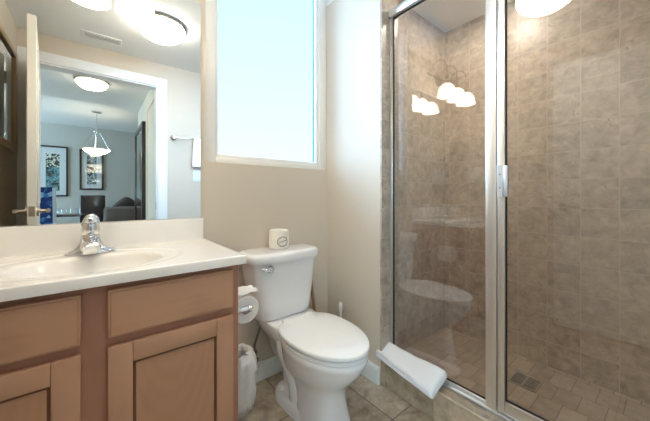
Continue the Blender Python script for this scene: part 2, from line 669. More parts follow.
# ------------------------------------------------------------------ structure
struct('floor', MB().box(-0.61, 1.27, YF - 0.12, 0.12, -0.1, 0.0), M['tile_floor'])
struct('shower_floor', MB().box(1.27, 2.34, YF - 0.12, 0.12, -0.1, 0.004), M['tile_shower_floor'])
b = MB()
b.box(-0.61, WX0, YF - 0.12, 0.16, ZC, ZB + 0.1)
b.box(XR, 2.34, YF - 0.12, 0.16, ZC, ZB + 0.1)
b.box(WX0, XR, YF - 0.12, BAY, ZC, ZB + 0.1)
b.box(WX0, XR, BAY, 0.16, ZB, ZB + 0.1)
struct('ceiling', b, M['ceiling'])
b = MB()
b.box(-0.61, WX0, 0, 0.14, 0, ZC)
b.box(WX0, XR, 0, 0.14, 0, WZ0)
b.box(WX0, XR, 0, 0.14, WZ1, ZB)
struct('wall_back', b, M['tan_wall'])
struct('wall_left', MB().box(XL - 0.12, XL, YF, 0, 0, ZC), M['tan_wall'])
struct('wall_right', MB().box(XR, 1.40, NIB + 0.012, 0.14, 0, ZC), M['tan_wall'])
b = MB()
b.box(XL - 0.12, DX0, YF - 0.12, YF, 0, ZC)
b.box(DX1, 1.40, YF - 0.12, YF, 0, ZC)
b.box(DX0, DX1, YF - 0.12, YF, DZ, ZC)
struct('wall_front', b, M['tan_wall'])
struct('wall_shower_end', MB().box(1.40, 2.34, YE, YE + 0.12, 0, ZC), M['tile_wall'])
struct('wall_shower_far', MB().box(XS, XS + 0.12, YF - 0.12, YE, 0, ZC), M['tile_wall'])
struct('wall_shower_near', MB().box(1.40, XS, YF - 0.12, YF, 0, ZC), M['tile_wall'])
struct('trim_tile_jamb', MB().box(XR - 0.002, 1.402, NIB, NIB + 0.012, 0.148, ZC).box(1.40, 1.404, NIB, YE, 0.004, ZC), M['tile_wall'])
struct('shower_curb', MB().box(XR, 1.41, YF, NIB + 0.012, 0, 0.148, 0.004, 1), M['tile_curb'])
# baseboards


def baseboard(name, x0, x1, y0, y1):
    b = MB()
    b.box(x0, x1, y0, y1, 0, 0.088, 0.002, 1)
    cx0, cx1, cy0, cy1 = x0, x1, y0, y1
    if (x1 - x0) > (y1 - y0):
        cy0 = y0 + (y1 - y0) * 0.45 if y1 > -0.001 else y0
        cy1 = y1 if y1 > -0.001 else y1 - (y1 - y0) * 0.45
    b.box(cx0, cx1, cy0, cy1, 0.086, 0.104, 0.003, 2)
    struct(name, b, M['trim'], smooth=True)


baseboard('baseboard_back', 0.43, XR - 0.016, -0.016, 0.0)
baseboard('baseboard_right', XR - 0.016, XR, NIB + 0.012, 0.0)
baseboard('baseboard_left', XL, XL + 0.016, YF, -0.53)
baseboard('baseboard_front', 0.562, XR, YF, YF + 0.016)

# window in the back wall
FX0, FX1, FZ0, FZ1 = WX0, XR, WZ0, WZ1
b = MB()
y0, y1 = 0.014, 0.075
b.box(FX0, FX0 + 0.054, y0, y1, FZ0, FZ1, 0.004)
b.box(FX1 - 0.058, FX1, y0, y1, FZ0, FZ1, 0.004)
b.box(FX0 + 0.054, FX1 - 0.058, y0, y1, FZ0, FZ0 + 0.030, 0.004)
b.box(FX0 + 0.054, FX1 - 0.058, y0, y1, FZ1 - 0.05, FZ1, 0.004)
win = struct('window_1', b, M['frame_white'], smooth=True)
b = MB()
y0, y1 = 0.026, 0.07
b.box(FX0 + 0.052, FX0 + 0.072, y0, y1, FZ0 + 0.026, FZ1 - 0.04, 0.003)
b.box(FX1 - 0.078, FX1 - 0.056, y0, y1, FZ0 + 0.026, FZ1 - 0.04, 0.003)
b.box(FX0 + 0.07, FX1 - 0.076, y0, y1, FZ0 + 0.026, FZ0 + 0.05, 0.003)
b.box(FX0 + 0.07, FX1 - 0.076, y0, y1, FZ1 - 0.064, FZ1 - 0.04, 0.003)
b.build('sash', M['frame_white'], win)
MB().box(FX0 + 0.07, FX1 - 0.076, 0.05, 0.056, FZ0 + 0.048, FZ1 - 0.06).build('frosted_pane', M['window_glow'], win, smooth=False)
MB().box(FX1 - 0.096, FX1 - 0.088, 0.040, 0.049, FZ0 + 0.05, FZ1 - 0.064).build('gasket', M['gasket'], win, smooth=False)

# doorway in the front wall: casing, jamb and the open door


def casing(b, ys, yd):
    w = 0.08
    b.box(DX0 - w + 0.01, DX0 + 0.006, ys, yd, 0, DZ + w, 0.004)
    b.box(DX1 - 0.006, DX1 + w, ys, yd, 0, DZ + w, 0.004)
    b.box(DX0 + 0.006, DX1 - 0.006, ys, yd, DZ - 0.006, DZ + w, 0.004)


b = MB()
casing(b, YF, YF + 0.017)
casing(b, YF - 0.137, YF - 0.12)
b.box(DX0, DX0 + 0.016, YF - 0.12, YF, 0, DZ)
b.box(DX1 - 0.016, DX1, YF - 0.12, YF, 0, DZ)
b.box(DX0 + 0.016, DX1 - 0.016, YF - 0.12, YF, DZ - 0.016, DZ)
casing_trim = struct('trim_doorway', b, M['trim'], smooth=True)
MB().box(DX1 - 0.018, DX1 - 0.0155, YF - 0.04, YF - 0.012, 0.94, 1.01).build('strike_plate', M['nickel'], casing_trim)

# door leaf: built along +Y from its hinge, then turned
door = bpy.data.objects.new('door_1', None)
COL.objects.link(door)
door['kind'] = 'structure'
door.location = (DX0 + 0.02, YF + 0.022, 0.0)
hx, hy = door.location.x, door.location.y
DW = 0.845
b = MB()
b.box(hx - 0.0, hx + 0.04, hy, hy + DW, 0.012, DZ - 0.02, 0.002, 1)
for xs, xo in ((hx + 0.0395, 0.006), (hx + 0.0005, -0.006)):
    for (z0, z1) in ((0.20, 0.86), (1.02, 2.0)):
        x0, x1 = sorted((xs, xs + xo))
        for (ya, yb, za, zb) in ((hy + 0.12, hy + DW - 0.12, z0, z0 + 0.02), (hy + 0.12, hy + DW - 0.12, z1 - 0.02, z1),
                                 (hy + 0.12, hy + 0.14, z0, z1), (hy + DW - 0.14, hy + DW - 0.12, z0, z1)):
            b.box(x0, x1, ya, yb, za, zb, 0.002, 1)
leaf = b.build('door_leaf', M['door'], door)
yl, zl = hy + DW - 0.062, 0.985
for sx, name in ((1, 'door_handle'), (-1, 'door_handle')):
    xs = hx + 0.04 if sx > 0 else hx
    b = MB()
    b.cyl((xs, yl, zl), (xs + sx * 0.01, yl, zl), 0.032)
    b.cyl((xs + sx * 0.008, yl, zl), (xs + sx * 0.05, yl, zl), 0.011)
    b.tube([(xs + sx * 0.05, yl + 0.012, zl), (xs + sx * 0.052, yl - 0.03, zl + 0.002), (xs + sx * 0.05, yl - 0.115, zl - 0.004)], [0.012, 0.011, 0.008])
    b.build(name, M['nickel'], leaf)
b = MB()
b.box(hx + 0.007, hx + 0.033, hy + DW - 0.001, hy + DW + 0.003, zl - 0.03, zl + 0.03, 0.001, 1)
b.cyl((hx + 0.02, hy + DW, zl), (hx + 0.02, hy + DW + 0.011, zl), 0.009)
b.build('latch', M['nickel'], leaf)
for z in (0.25, 1.1, 1.95):
    MB().cyl((hx - 0.004, hy - 0.005, z), (hx - 0.004, hy - 0.005, z + 0.09), 0.007).build('hinge', M['nickel'], leaf)
door.rotation_euler = (0, 0, math.radians(-5.3))

# hall and living room behind the doorway (seen in the mirror)
struct('floor_hall', MB().box(-3.4, 2.6, YL - 0.1, YF - 0.12, -0.1, -0.001), M['wood_floor'])
struct('ceiling_hall', MB().box(-3.4, 2.6, -3.75, YF - 0.12, ZC, ZL + 0.1), M['ceiling'])
struct('ceiling_living', MB().box(-3.4, 2.6, YL - 0.1, -3.75, ZL, ZL + 0.1), M['ceiling'])
struct('wall_hall_right', MB().box(0.52, 0.64, -3.95, YF - 0.12, 0, ZC), M['hall_wall'])
struct('wall_hall_back', MB().box(-3.4, -0.61, YF - 0.12, YF - 0.02, 0, ZL).box(1.40, 2.6, YF - 0.14, YF - 0.12, 0, ZL), M['hall_wall'])
struct('wall_living_far', MB().box(-3.4, 2.6, YL - 0.1, YL, 0, ZL), M['living_wall'])
struct('wall_living_right', MB().box(2.5, 2.6, YL, YF - 0.12, 0, ZL), M['living_wall'])
b = MB()
b.box(-3.4, -3.3, YL, -6.1, 0, ZL)
b.box(-3.4, -3.3, -4.0, YF - 0.12, 0, ZL)
b.box(-3.4, -3.3, -6.1, -4.0, 0, 0.7)
b.box(-3.4, -3.3, -6.1, -4.0, 2.3, ZL)
struct('wall_living_left', b, M['living_wall'])
b = MB()
for (ya, yb, za, zb) in ((-6.1, -6.03, 0.7, 2.3), (-4.07, -4.0, 0.7, 2.3), (-6.03, -4.07, 0.7, 0.77), (-6.03, -4.07, 2.23, 2.3), (-5.08, -5.02, 0.77, 2.23)):
    b.box(-3.38, -3.32, ya, yb, za, zb, 0.004, 1)
w2 = struct('window_2', b, M['frame_white'])
MB().box(-3.36, -3.35, -6.03, -4.07, 0.77, 2.23).build('daylight_pane', M['living_glow'], w2, smooth=False)
# cased doorway on the hall wall
b = MB()
hxw = 0.52
b.box(hxw - 0.02, hxw + 0.002, -2.14, -2.06, 0, 2.16, 0.003, 1)
b.box(hxw - 0.02, hxw + 0.002, -2.84, -2.76, 0, 2.16, 0.003, 1)
b.box(hxw - 0.02, hxw + 0.002, -2.84, -2.06, 2.16, 2.24, 0.003, 1)
struct('trim_hall', b, M['hall_wall'])
d2 = struct('door_2', MB().box(hxw - 0.01, hxw + 0.002, -2.76, -2.14, 0.01, 2.16, 0.002, 1), M['hall_wall'])

# ------------------------------------------------------------------ vanity
VX0, VX1 = XL + 0.002, 0.419
FY = -0.494
van = thing('vanity_cabinet', 'honey maple vanity cabinet with two drawers and two panelled doors under a cream top', 'cabinet', ((VX0 + VX1) / 2, -0.25, 0))
b = MB()
b.box(VX0, VX1, FY, FY + 0.02, 0.10, 0.826, 0.002, 1)
b.box(VX0, VX0 + 0.016, FY + 0.018, -0.002, 0.0, 0.826)
b.box(VX1 - 0.016, VX1, FY + 0.018, -0.002, 0.0, 0.826)
b.box(VX0 + 0.014, VX1 - 0.014, FY + 0.018, -0.002, 0.10, 0.116)
b.box(VX0 + 0.014, VX1 - 0.014, -0.010, -0.002, 0.0, 0.826)
b.box(VX0 + 0.014, VX1 - 0.014, FY + 0.07, FY + 0.085, 0.0, 0.10)
b.build('body', M['cabinet'], van)


def drawer_front(x0, x1):
    b = MB()
    b.box(x0, x1, FY - 0.018, FY - 0.0005, 0.667, 0.806, 0.0015, 1)
    d = b.build('drawer', M['front'], van)
    b = MB()
    b.box(x0 + 0.006, x1 - 0.006, FY - 0.0225, FY - 0.0175, 0.673, 0.800, 0.0015, 1)
    b.build('raised_field', M['front'], d)


def door_front(x0, x1):
    z0, z1 = 0.125, 0.641
    s = 0.06
    y0, y1 = FY - 0.02, FY - 0.0005
    b = MB()
    b.box(x0, x0 + s, y0, y1, z0, z1, 0.003, 2)
    b.box(x1 - s, x1, y0, y1, z0, z1, 0.003, 2)
    d = b.build('door', M['front_v'], van)
    MB().box(x0 + s, x1 - s, y0, y1, z1 - s, z1, 0.003, 2).build('rail', M['front'], d)
    MB().box(x0 + s, x1 - s, y0, y1, z0, z0 + s, 0.003, 2).build('rail', M['front'], d)
    g = 0.014
    b = MB()
    b.box(x0 + s - 0.002, x0 + s + g, y0 + 0.008, y1, z0 + s - 0.002, z1 - s + 0.002)
    b.box(x1 - s - g, x1 - s + 0.002, y0 + 0.008, y1, z0 + s - 0.002, z1 - s + 0.002)
    b.box(x0 + s + g, x1 - s - g, y0 + 0.008, y1, z1 - s - g, z1 - s + 0.002)
    b.box(x0 + s + g, x1 - s - g, y0 + 0.008, y1, z0 + s - 0.002, z0 + s + g)
    b.build('groove', M['groove'], d)
    b = MB()
    b.box(x0 + s + g * 0.55, x1 - s - g * 0.55, y0 + 0.0065, y1, z0 + s + g * 0.55, z1 - s - g * 0.55, 0.002, 1)
    b.build('panel', M['panel'], d, loc=((x0 + x1) / 2 - van.location.x, FY + 0.25, 0.4))


for (x0, x1) in ((-0.402, -0.034), (0.025, 0.393)):
    drawer_front(x0, x1)
    door_front(x0, x1)

# countertop with an integral oval basin
TX0, TX1, TY0, TY1 = XL + 0.001, 0.433, -0.528, -0.001
ZT = 0.858
BCX, BCY, BRX, BRY, BD = -0.015, -0.292, 0.205, 0.150, 0.125
top = thing('countertop', 'glossy cream vanity top with a moulded oval basin and upstand below the mirror', 'countertop', (0, -0.26, 0.826))
b = MB()
bm = b.bm
nx, ny = 110, 66


def basin_z(x, y):
    e = math.sqrt(((x - BCX) / BRX) ** 2 + ((y - BCY) / BRY) ** 2)
    z = 0.0
    if e < 1.0:
        z -= BD * (1 - e ** 2.6) ** 0.9
    lip = math.exp(-((e - 1.0) / 0.09) ** 2) if e > 1 else 1.0
    z -= 0.004 * lip
    e2 = math.sqrt(((x - BCX) / (BRX + 0.07)) ** 2 + ((y - BCY + 0.0) / (BRY + 0.05)) ** 2)
    t = min(1, max(0, (1.03 - e2) / 0.06))
    z -= 0.003 * t * t * (3 - 2 * t)
    return z


grid = []
for j in range(ny + 1):
    row = []
    for i in range(nx + 1):
        x = TX0 + (TX1 - TX0) * i / nx
        y = TY0 + (TY1 - TY0) * j / ny
        row.append(bm.verts.new((x, y, ZT + basin_z(x, y))))
    grid.append(row)
for j in range(ny):
    for i in range(nx):
        bm.faces.new((grid[j][i], grid[j][i + 1], grid[j + 1][i + 1], grid[j + 1][i]))
border = [grid[0][i] for i in range(nx + 1)] + [grid[j][nx] for j in range(1, ny + 1)] + [grid[ny][i] for i in range(nx - 1, -1, -1)] + [grid[j][0] for j in range(ny - 1, 0, -1)]
lo1 = [bm.verts.new((v.co.x + (0.0025 if abs(v.co.x - TX1) < 1e-6 else 0), v.co.y - (0.0025 if abs(v.co.y - TY0) < 1e-6 else 0), ZT - 0.004)) for v in border]
lo2 = [bm.verts.new((v.co.x, v.co.y, ZT - 0.0315)) for v in lo1]
k = len(border)
for a, c in ((border, lo1), (lo1, lo2)):
    for i in range(k):
        bm.faces.new((a[i], a[(i + 1) % k], c[(i + 1) % k], c[i]))
slab = b.build('slab', M['marble'], top, angle=60)
MB().box(TX0, 0.426, -0.021, -0.001, ZT - 0.002, 0.966, 0.004, 2).build('backsplash', M['marble'], top)
b = MB()
b.lathe([(0.0, 0.004), (0.018, 0.004), (0.024, 0.0), (0.024, -0.004)], (BCX, BCY, ZT - BD - 0.003), 24)
b.build('drain_ring', M['chrome'], top)

# mirror above
tag(MB().box(XL + 0.002, 0.4165, -0.007, -0.001, 0.967, 2.065, 0.0015, 1).build('vanity_mirror', M['mirror'], loc=(-0.035, 0, 0.967), smooth=False),
    'large frameless wall mirror above the cream vanity top', 'mirror')

# faucet
fx, fy = -0.018, -0.105
fau = thing('faucet', 'chrome single lever basin faucet on the cream vanity top', 'faucet', (fx, fy, ZT))


def ell_ring(cx, cy, z, rx, ry, n=32, p=2.0):
    out = []
    for k in range(n):
        a = 2 * PI * k / n
        ca, sa = math.cos(a), math.sin(a)
        out.append(Vector((cx + rx * math.copysign(abs(ca) ** (2 / p), ca), cy + ry * math.copysign(abs(sa) ** (2 / p), sa), z)))
    return out


z0 = ZT - 0.002
b = MB()
prof = [(0.000, 0.080, 0.030), (0.006, 0.080, 0.030), (0.012, 0.068, 0.029), (0.020, 0.050, 0.028), (0.030, 0.041, 0.028), (0.042, 0.035, 0.028), (0.058, 0.031, 0.028), (0.074, 0.029, 0.027)]
b.ringloft([ell_ring(fx, fy, z0 + h, rx, ry) for h, rx, ry in prof])
b.build('base', M['chrome'], fau)
b = MB()
b.ringloft([[Vector((fx + sx * w, y, z)) for sx, z in ((-1.3, zb), (-1.05, zt), (0, zt + 0.006), (1.05, zt), (1.3, zb), (1.05, zb - 0.008), (-1.05, zb - 0.008))]
            for y, w, zb, zt in ((fy + 0.005, 0.022, z0 + 0.045, z0 + 0.066), (fy - 0.03, 0.0225, z0 + 0.042, z0 + 0.063), (fy - 0.07, 0.0215, z0 + 0.036, z0 + 0.056),
                                 (fy - 0.105, 0.020, z0 + 0.028, z0 + 0.047), (fy - 0.118, 0.016, z0 + 0.026, z0 + 0.040))])
b.cyl((fx, fy - 0.10, z0 + 0.032), (fx, fy - 0.10, z0 + 0.016), 0.011)
b.build('spout', M['chrome'], fau)
b = MB()
b.lathe([(0.0, 0.0), (0.027, 0.0), (0.029, 0.004), (0.030, 0.02), (0.0295, 0.036), (0.026, 0.052), (0.017, 0.064), (0.0, 0.068)], (fx, fy, z0 + 0.073), 32)
hd = b.build('handle', M['chrome'], fau)
b = MB()
b.ringloft([[Vector((fx + 0.0175 * w * math.cos(a), y + 0.0 * a, z + t * math.sin(a))) for a in [2 * PI * k / 16 for k in range(16)]]
            for y, z, w, t in ((fy + 0.002, z0 + 0.118, 0.9, 0.010), (fy - 0.025, z0 + 0.122, 1.1, 0.010), (fy - 0.05, z0 + 0.128, 1.05, 0.008), (fy - 0.072, z0 + 0.133, 0.8, 0.006), (fy - 0.078, z0 + 0.134, 0.4, 0.003))])
b.build('lever', M['chrome'], hd)

# vanity light above the mirror: three glass bells on curved arms
LX, LY, LZB, LR = (0.155, -0.032, -0.219), -0.2, 2.0, 0.087
vl = thing('vanity_light', 'three-bell vanity wall light with curved bronze arms above the mirror', 'wall light', (-0.03, 0, 2.2))
b = MB()
b.lathe([(0.0, -0.022), (0.045, -0.022), (0.056, -0.012), (0.058, -0.001), (0.0, -0.001)], (LX[1], 0, 2.25), 32, axis='y')
b.tube([(LX[2] - 0.05, -0.04, 2.25), (LX[0] + 0.05, -0.04, 2.25)], 0.009)
b.cyl((LX[1], -0.02, 2.25), (LX[1], -0.04, 2.25), 0.012)
b.sphere((LX[2] - 0.05, -0.04, 2.25), 0.013)
b.sphere((LX[0] + 0.05, -0.04, 2.25), 0.013)
b.build('bracket', M['bronze'], vl)
HSH = 0.115
M['vshade'] = shade_mat('lit bell glass', (1.0, 0.86, 0.64, 1), VANITY_GLOW, (0, 0, 0.045), 0.13)
for x in LX:
    pts = []
    for k in range(13):
        a = PI * k / 12
        pts.append((x, -0.04 - (LY * -1 - 0.04) * (1 - math.cos(a)) / 2, 2.262 + 0.095 * math.sin(a)))
    pts.append((x, LY, LZB + HSH + 0.02))
    b = MB()
    b.tube(pts, 0.0055, 10)
    b.lathe([(0.006, 0.03), (0.02, 0.022), (0.024, 0.0), (0.0, 0.0)], (x, LY, LZB + HSH), 20)
    b.build('arm', M['bronze'], vl)
    b = MB()
    out = [(0.0, HSH), (0.022, HSH), (0.040, HSH * 0.93), (0.058, HSH * 0.78), (0.072, HSH * 0.56), (0.081, HSH * 0.3), (LR, 0.0), (LR - 0.004, 0.0), (0.076, HSH * 0.3), (0.067, HSH * 0.55), (0.053, HSH * 0.75), (0.03, HSH * 0.89), (0.0, HSH * 0.93)]
    b.lathe(out, (x, LY, LZB), 36, cap=False)
    s = b.build('glass_shade', M['vshade'], vl, loc=(x - vl.location.x, LY, LZB - 2.2))
    b = MB()
    b.sphere((x, LY, LZB + 0.05), 0.028, 0.028, 0.034, 16, 10)
    b.build('bulb', M['bulb'], s)

# ------------------------------------------------------------------ toilet
TCX = 0.848
wc = thing('toilet', 'white two-piece toilet with closed lid between vanity and shower', 'toilet', (TCX, -0.35, 0))


def egg(z, hw, yf, yb, yc, n=48, cx=TCX, pf=2.0, pb=2.4):
    out = []
    for k in range(n):
        a = 2 * PI * k / n
        s, c = math.sin(a), math.cos(a)
        p = pf if c > 0 else pb
        x = cx + hw * math.copysign(abs(s) ** (2 / p), s)
        r = (yc - yf) if c > 0 else (yb - yc)
        y = yc - r * math.copysign(abs(c) ** (2 / p), c)
        out.append(Vector((x, y, z)))
    return out


b = MB()
b.ringloft([
    egg(0.000, 0.104, -0.622, -0.33, -0.46, cx=TCX + 0.004, pf=2.5, pb=3),
    egg(0.020, 0.103, -0.620, -0.33, -0.46, cx=TCX + 0.004, pf=2.5, pb=3),
    egg(0.070, 0.097, -0.606, -0.33, -0.46, cx=TCX + 0.003, pf=2.4, pb=3),
    egg(0.130, 0.093, -0.594, -0.32, -0.45, pf=2.3, pb=3),
    egg(0.175, 0.097, -0.592, -0.30, -0.44, pf=2.2, pb=3),
    egg(0.205, 0.110, -0.602, -0.27, -0.43, pf=2.2, pb=3),
    egg(0.240, 0.134, -0.630, -0.22, -0.43),
    egg(0.280, 0.154, -0.668, -0.23, -0.45),
    egg(0.320, 0.164, -0.698, -0.235, -0.46),
    egg(0.350, 0.170, -0.714, -0.24, -0.465),
    egg(0.362, 0.173, -0.719, -0.24, -0.465),
    egg(0.378, 0.173, -0.719, -0.24, -0.465),
    egg(0.384, 0.167, -0.712, -0.245, -0.465),
])
# flat deck that carries the tank
b.ringloft([egg(z, hw, yf, yb, -0.16, pf=5, pb=5) for z, hw, yf, yb in ((0.20, 0.075, -0.26, -0.07), (0.29, 0.10, -0.27, -0.05), (0.345, 0.140, -0.275, -0.035), (0.375, 0.148, -0.275, -0.03), (0.402, 0.148, -0.275, -0.03), (0.408, 0.142, -0.27, -0.035))])
# rear column and foot
b.ringloft([egg(z, hw, yf, yb, -0.2, pf=3, pb=3) for z, hw, yf, yb in ((0.0, 0.05, -0.45, -0.14), (0.05, 0.042, -0.45, -0.15), (0.18, 0.05, -0.45, -0.12), (0.3, 0.10, -0.4, -0.06))])
b.ringloft([egg(z, hw, yf, yb, -0.26, pf=2.6, pb=2.6) for z, hw, yf, yb in ((0.0, 0.114, -0.52, -0.13), (0.034, 0.111, -0.52, -0.132), (0.044, 0.104, -0.50, -0.139), (0.050, 0.088, -0.47, -0.155), (0.052, 0.06, -0.44, -0.18))])
# trapway swelling on both flanks
for s in (-1, 1):
    b.tube([(TCX + s * 0.098, -0.235, 0.335), (TCX + s * 0.092, -0.25, 0.285), (TCX + s * 0.078, -0.275, 0.235), (TCX + s * 0.064, -0.30, 0.185), (TCX + s * 0.054, -0.315, 0.13), (TCX + s * 0.050, -0.32, 0.07), (TCX + s * 0.050, -0.32, 0.03)],
           [0.026, 0.034, 0.039, 0.041, 0.040, 0.040, 0.044], 22)
b.build('bowl', M['porcelain'], wc, angle=50)
b = MB()
for s in (-1,):
    b.lathe([(0.016, 0.0), (0.016, 0.008), (0.012, 0.017), (0.0, 0.021)], (TCX + s * 0.086, -0.215, 0.050), 20)
b.build('bolt_cap', M['seat'], wc)
b = MB()
b.lathe([(0.016, 0.0), (0.016, 0.008), (0.012, 0.017), (0.0, 0.021)], (TCX + 0.086, -0.215, 0.050), 20)
b.build('bolt_cap', M['seat'], wc)


def tank_ring(z, hw, yf, yb=-0.022, n=56):
    # flat back, bowed front with round corners
    out = []
    for k in range(n):
        a = 2 * PI * k / n
        s, c = math.sin(a), math.cos(a)
        p = 4.2 if c > 0 else 9.0
        x = TCX - 0.024 + hw * math.copysign(abs(s) ** (2 / p), s)
        yc = -0.10
        r = (yc - yf) if c > 0 else (yb - yc)
        out.append(Vector((x, yc - r * math.copysign(abs(c) ** (2 / p), c), z)))
    return out


b = MB()
b.ringloft([tank_ring(z, hw, yf) for z, hw, yf in ((0.412, 0.138, -0.180), (0.416, 0.160, -0.191), (0.43, 0.169, -0.197), (0.50, 0.179, -0.201), (0.60, 0.192, -0.205), (0.70, 0.206, -0.208), (0.727, 0.209, -0.209))])
tank = b.build('tank', M['porcelain'], wc, angle=45)
b = MB()
b.ringloft([tank_ring(z, hw, yf, -0.014) for z, hw, yf in ((0.722, 0.212, -0.212), (0.724, 0.223, -0.221), (0.730, 0.226, -0.224), (0.757, 0.226, -0.224), (0.767, 0.222, -0.220), (0.773, 0.213, -0.210), (0.775, 0.195, -0.19))])
b.build('tank_lid', M['porcelain'], wc, angle=50)
b = MB()
lx, ly, lz = 0.708, -0.2075, 0.694
b.lathe([(0.0, 0.004), (0.019, 0.004), (0.019, -0.004), (0.013, -0.012), (0.0, -0.014)], (lx, ly, lz), 20, axis='y')
b.tube([(lx, ly - 0.016, lz), (lx - 0.02, ly - 0.022, lz + 0.003), (lx - 0.05, ly - 0.022, lz + 0.010), (lx - 0.06, ly - 0.02, lz + 0.012)], [0.008, 0.008, 0.0095, 0.006])
b.build('flush_lever', M['chrome'], wc)


def plate(z0, z1, hw, yf, yb, r, dome=0.0, pb=2.6):
    return [egg(z0, hw - r, yf + r, yb, -0.455, pb=pb), egg(z0 + r * 0.5, hw, yf, yb, -0.455, pb=pb), egg(z1 - r, hw, yf, yb, -0.455, pb=pb), egg(z1 - r * 0.3, hw - r * 0.35, yf + r * 0.35, yb, -0.455, pb=pb), egg(z1, hw - r, yf + r, yb, -0.455, pb=pb), egg(z1 + dome, hw * 0.6, -0.63, -0.33, -0.455, pb=pb)]


b = MB()
b.ringloft(plate(0.387, 0.402, 0.174, -0.720, -0.255, 0.004))
b.build('seat', M['seat'], wc, angle=50)
b = MB()
b.ringloft(plate(0.4085, 0.427, 0.1765, -0.726, -0.250, 0.006, 0.002, pb=3.0))
b.build('lid', M['seat'], wc, angle=50)
for s in (-1, 1):
    MB().cyl((TCX + s * 0.07 - 0.02, -0.25, 0.418), (TCX + s * 0.07 + 0.02, -0.25, 0.418), 0.012).build('hinge', M['seat'], wc)
for s in (-1, 1):
    MB().sphere((TCX + s * 0.05, -0.66, 0.4055), 0.012, 0.012, 0.0035, 12, 8).build('bumper', M['rubber'], wc)

# supply stop with its hose
sv = thing('stop_valve', 'tarnished stop valve with a braided hose on the wall beside the toilet', 'valve', (0.694, 0, 0.167))
b = MB()
b.lathe([(0.0, 0.0), (0.03, -0.001), (0.028, -0.006), (0.0, -0.008)], (0.694, 0, 0.167), 24, axis='y')
b.cyl((0.694, -0.004, 0.167), (0.694, -0.055, 0.167), 0.010)
b.cyl((0.694, -0.045, 0.150), (0.694, -0.045, 0.205), 0.013)
b.build('body', M['brass'], sv)
b = MB()
b.ringloft([[Vector((0.682 + 0.021 * (1 + 0.16 * math.cos(6 * a)) * math.cos(a), y, 0.167 + 0.028 * (1 + 0.16 * math.cos(6 * a)) * math.sin(a))) for a in [2 * PI * k / 36 for k in range(36)]] for y in (-0.056, -0.070)])
b.build('knob', M['brass'], sv)
b = MB()
b.tube([(0.694, -0.045, 0.20), (0.690, -0.05, 0.24), (0.706, -0.062, 0.30), (0.716, -0.08, 0.36), (0.722, -0.095, 0.409)], 0.0065, 10)
b.cyl((0.722, -0.095, 0.380), (0.722, -0.095, 0.4112), 0.014)
b.build('hose', M['hose'], sv)

# ------------------------------------------------------------------ things around the toilet
wr = thing('wrapped_toilet_roll', 'paper-wrapped spare toilet roll with a printed oval on top of the toilet tank', 'toilet roll', (0.818, -0.098, 0.775))
b = MB()
b.lathe([(0.018, 0.004), (0.046, 0.002), (0.054, 0.006), (0.057, 0.014), (0.0575, 0.05), (0.057, 0.098), (0.054, 0.106), (0.046, 0.110), (0.022, 0.109), (0.016, 0.104), (0.0, 0.103)], (0.818, -0.098, 0.774), 44)
b.disp(lambda c, n: n * (0.0016 * noise.noise(c * 45)))
b.build('wrapper', M['wrap'], wr)


def on_roll(u, v):      # wrap a flat mark round the roll
    a = math.radians(-97) + u / 0.0595
    return Vector((0.818 + 0.0588 * math.cos(a), -0.098 + 0.0588 * math.sin(a), 0.774 + v))


b = MB()
for (ru, rv, w) in ((0.032, 0.027, 0.0013), (0.028, 0.022, 0.0007)):
    ro, ri = [], []
    n = 40
    for k in range(n):
        a = 2 * PI * k / n
        ro.append(b.bm.verts.new(on_roll((ru + w) * math.cos(a), 0.048 + (rv + w) * math.sin(a))))
        ri.append(b.bm.verts.new(on_roll((ru - w) * math.cos(a), 0.048 + (rv - w) * math.sin(a))))
    for k in range(n):
        j = (k + 1) % n
        b.bm.faces.new((ro[k], ro[j], ri[j], ri[k]))
# slanted script word, too small to read in the photograph
for i in range(9):
    u = -0.02 + i * 0.005
    h = (0.007, 0.0045, 0.0045, 0.007, 0.0045, 0.0045, 0.0065, 0.0045, 0.004)[i]
    v = 0.0445 + i * 0.0012
    q = [on_roll(u, v - h * 0.5), on_roll(u + 0.0026, v - h * 0.5), on_roll(u + 0.0042, v + h * 0.7), on_roll(u + 0.0016, v + h * 0.7)]
    b.bm.faces.new([b.bm.verts.new(p) for p in q])
q = [on_roll(-0.021, 0.0405), on_roll(0.025, 0.0505), on_roll(0.025, 0.052), on_roll(-0.021, 0.042)]
b.bm.faces.new([b.bm.verts.new(p) for p in q])
b.build('printed_oval', M['ink'], wr, smooth=False)

# toilet roll on its holder on the vanity side
RX, RZ = 0.482, 0.618
th = thing('toilet_roll_holder', 'chrome toilet roll holder screwed to the side of the maple vanity', 'roll holder', (VX1, -0.37, RZ))
for y in (-0.44, -0.305):
    b = MB()
    b.lathe([(0.0, 0.0005), (0.019, 0.0005), (0.019, 0.006), (0.011, 0.012), (0.009, 0.04), (0.0, 0.04)], (VX1, y, RZ), 20, axis='x')
    b.tube([(VX1 + 0.03, y, RZ), (VX1 + 0.055, y, RZ), (RX + 0.012, y, RZ)], [0.010, 0.013, 0.010])
    b.sphere((RX + 0.006, y, RZ), 0.0155, 0.0155, 0.0155, 18, 12)
    b.build('post', M['chrome'], th)
b = MB()
b.cyl((RX, -0.44, RZ), (RX, -0.305, RZ), 0.008)
b.build('rod', M['chrome'], th)
tr = thing('toilet_roll', 'white toilet roll hanging on the chrome holder at the vanity side', 'toilet roll', (RX, -0.37, RZ - 0.0))
b = MB()
prof = [(0.019, 0.0), (0.053, 0.0), (0.0565, 0.003), (0.0565, 0.097), (0.053, 0.1), (0.019, 0.1), (0.019, 0.0)]
b.lathe(prof, (RX, -0.422, RZ - 0.0112), 48, cap=False, axis='y')
b.build('roll', M['paper'], tr)
b = MB()
rings = []
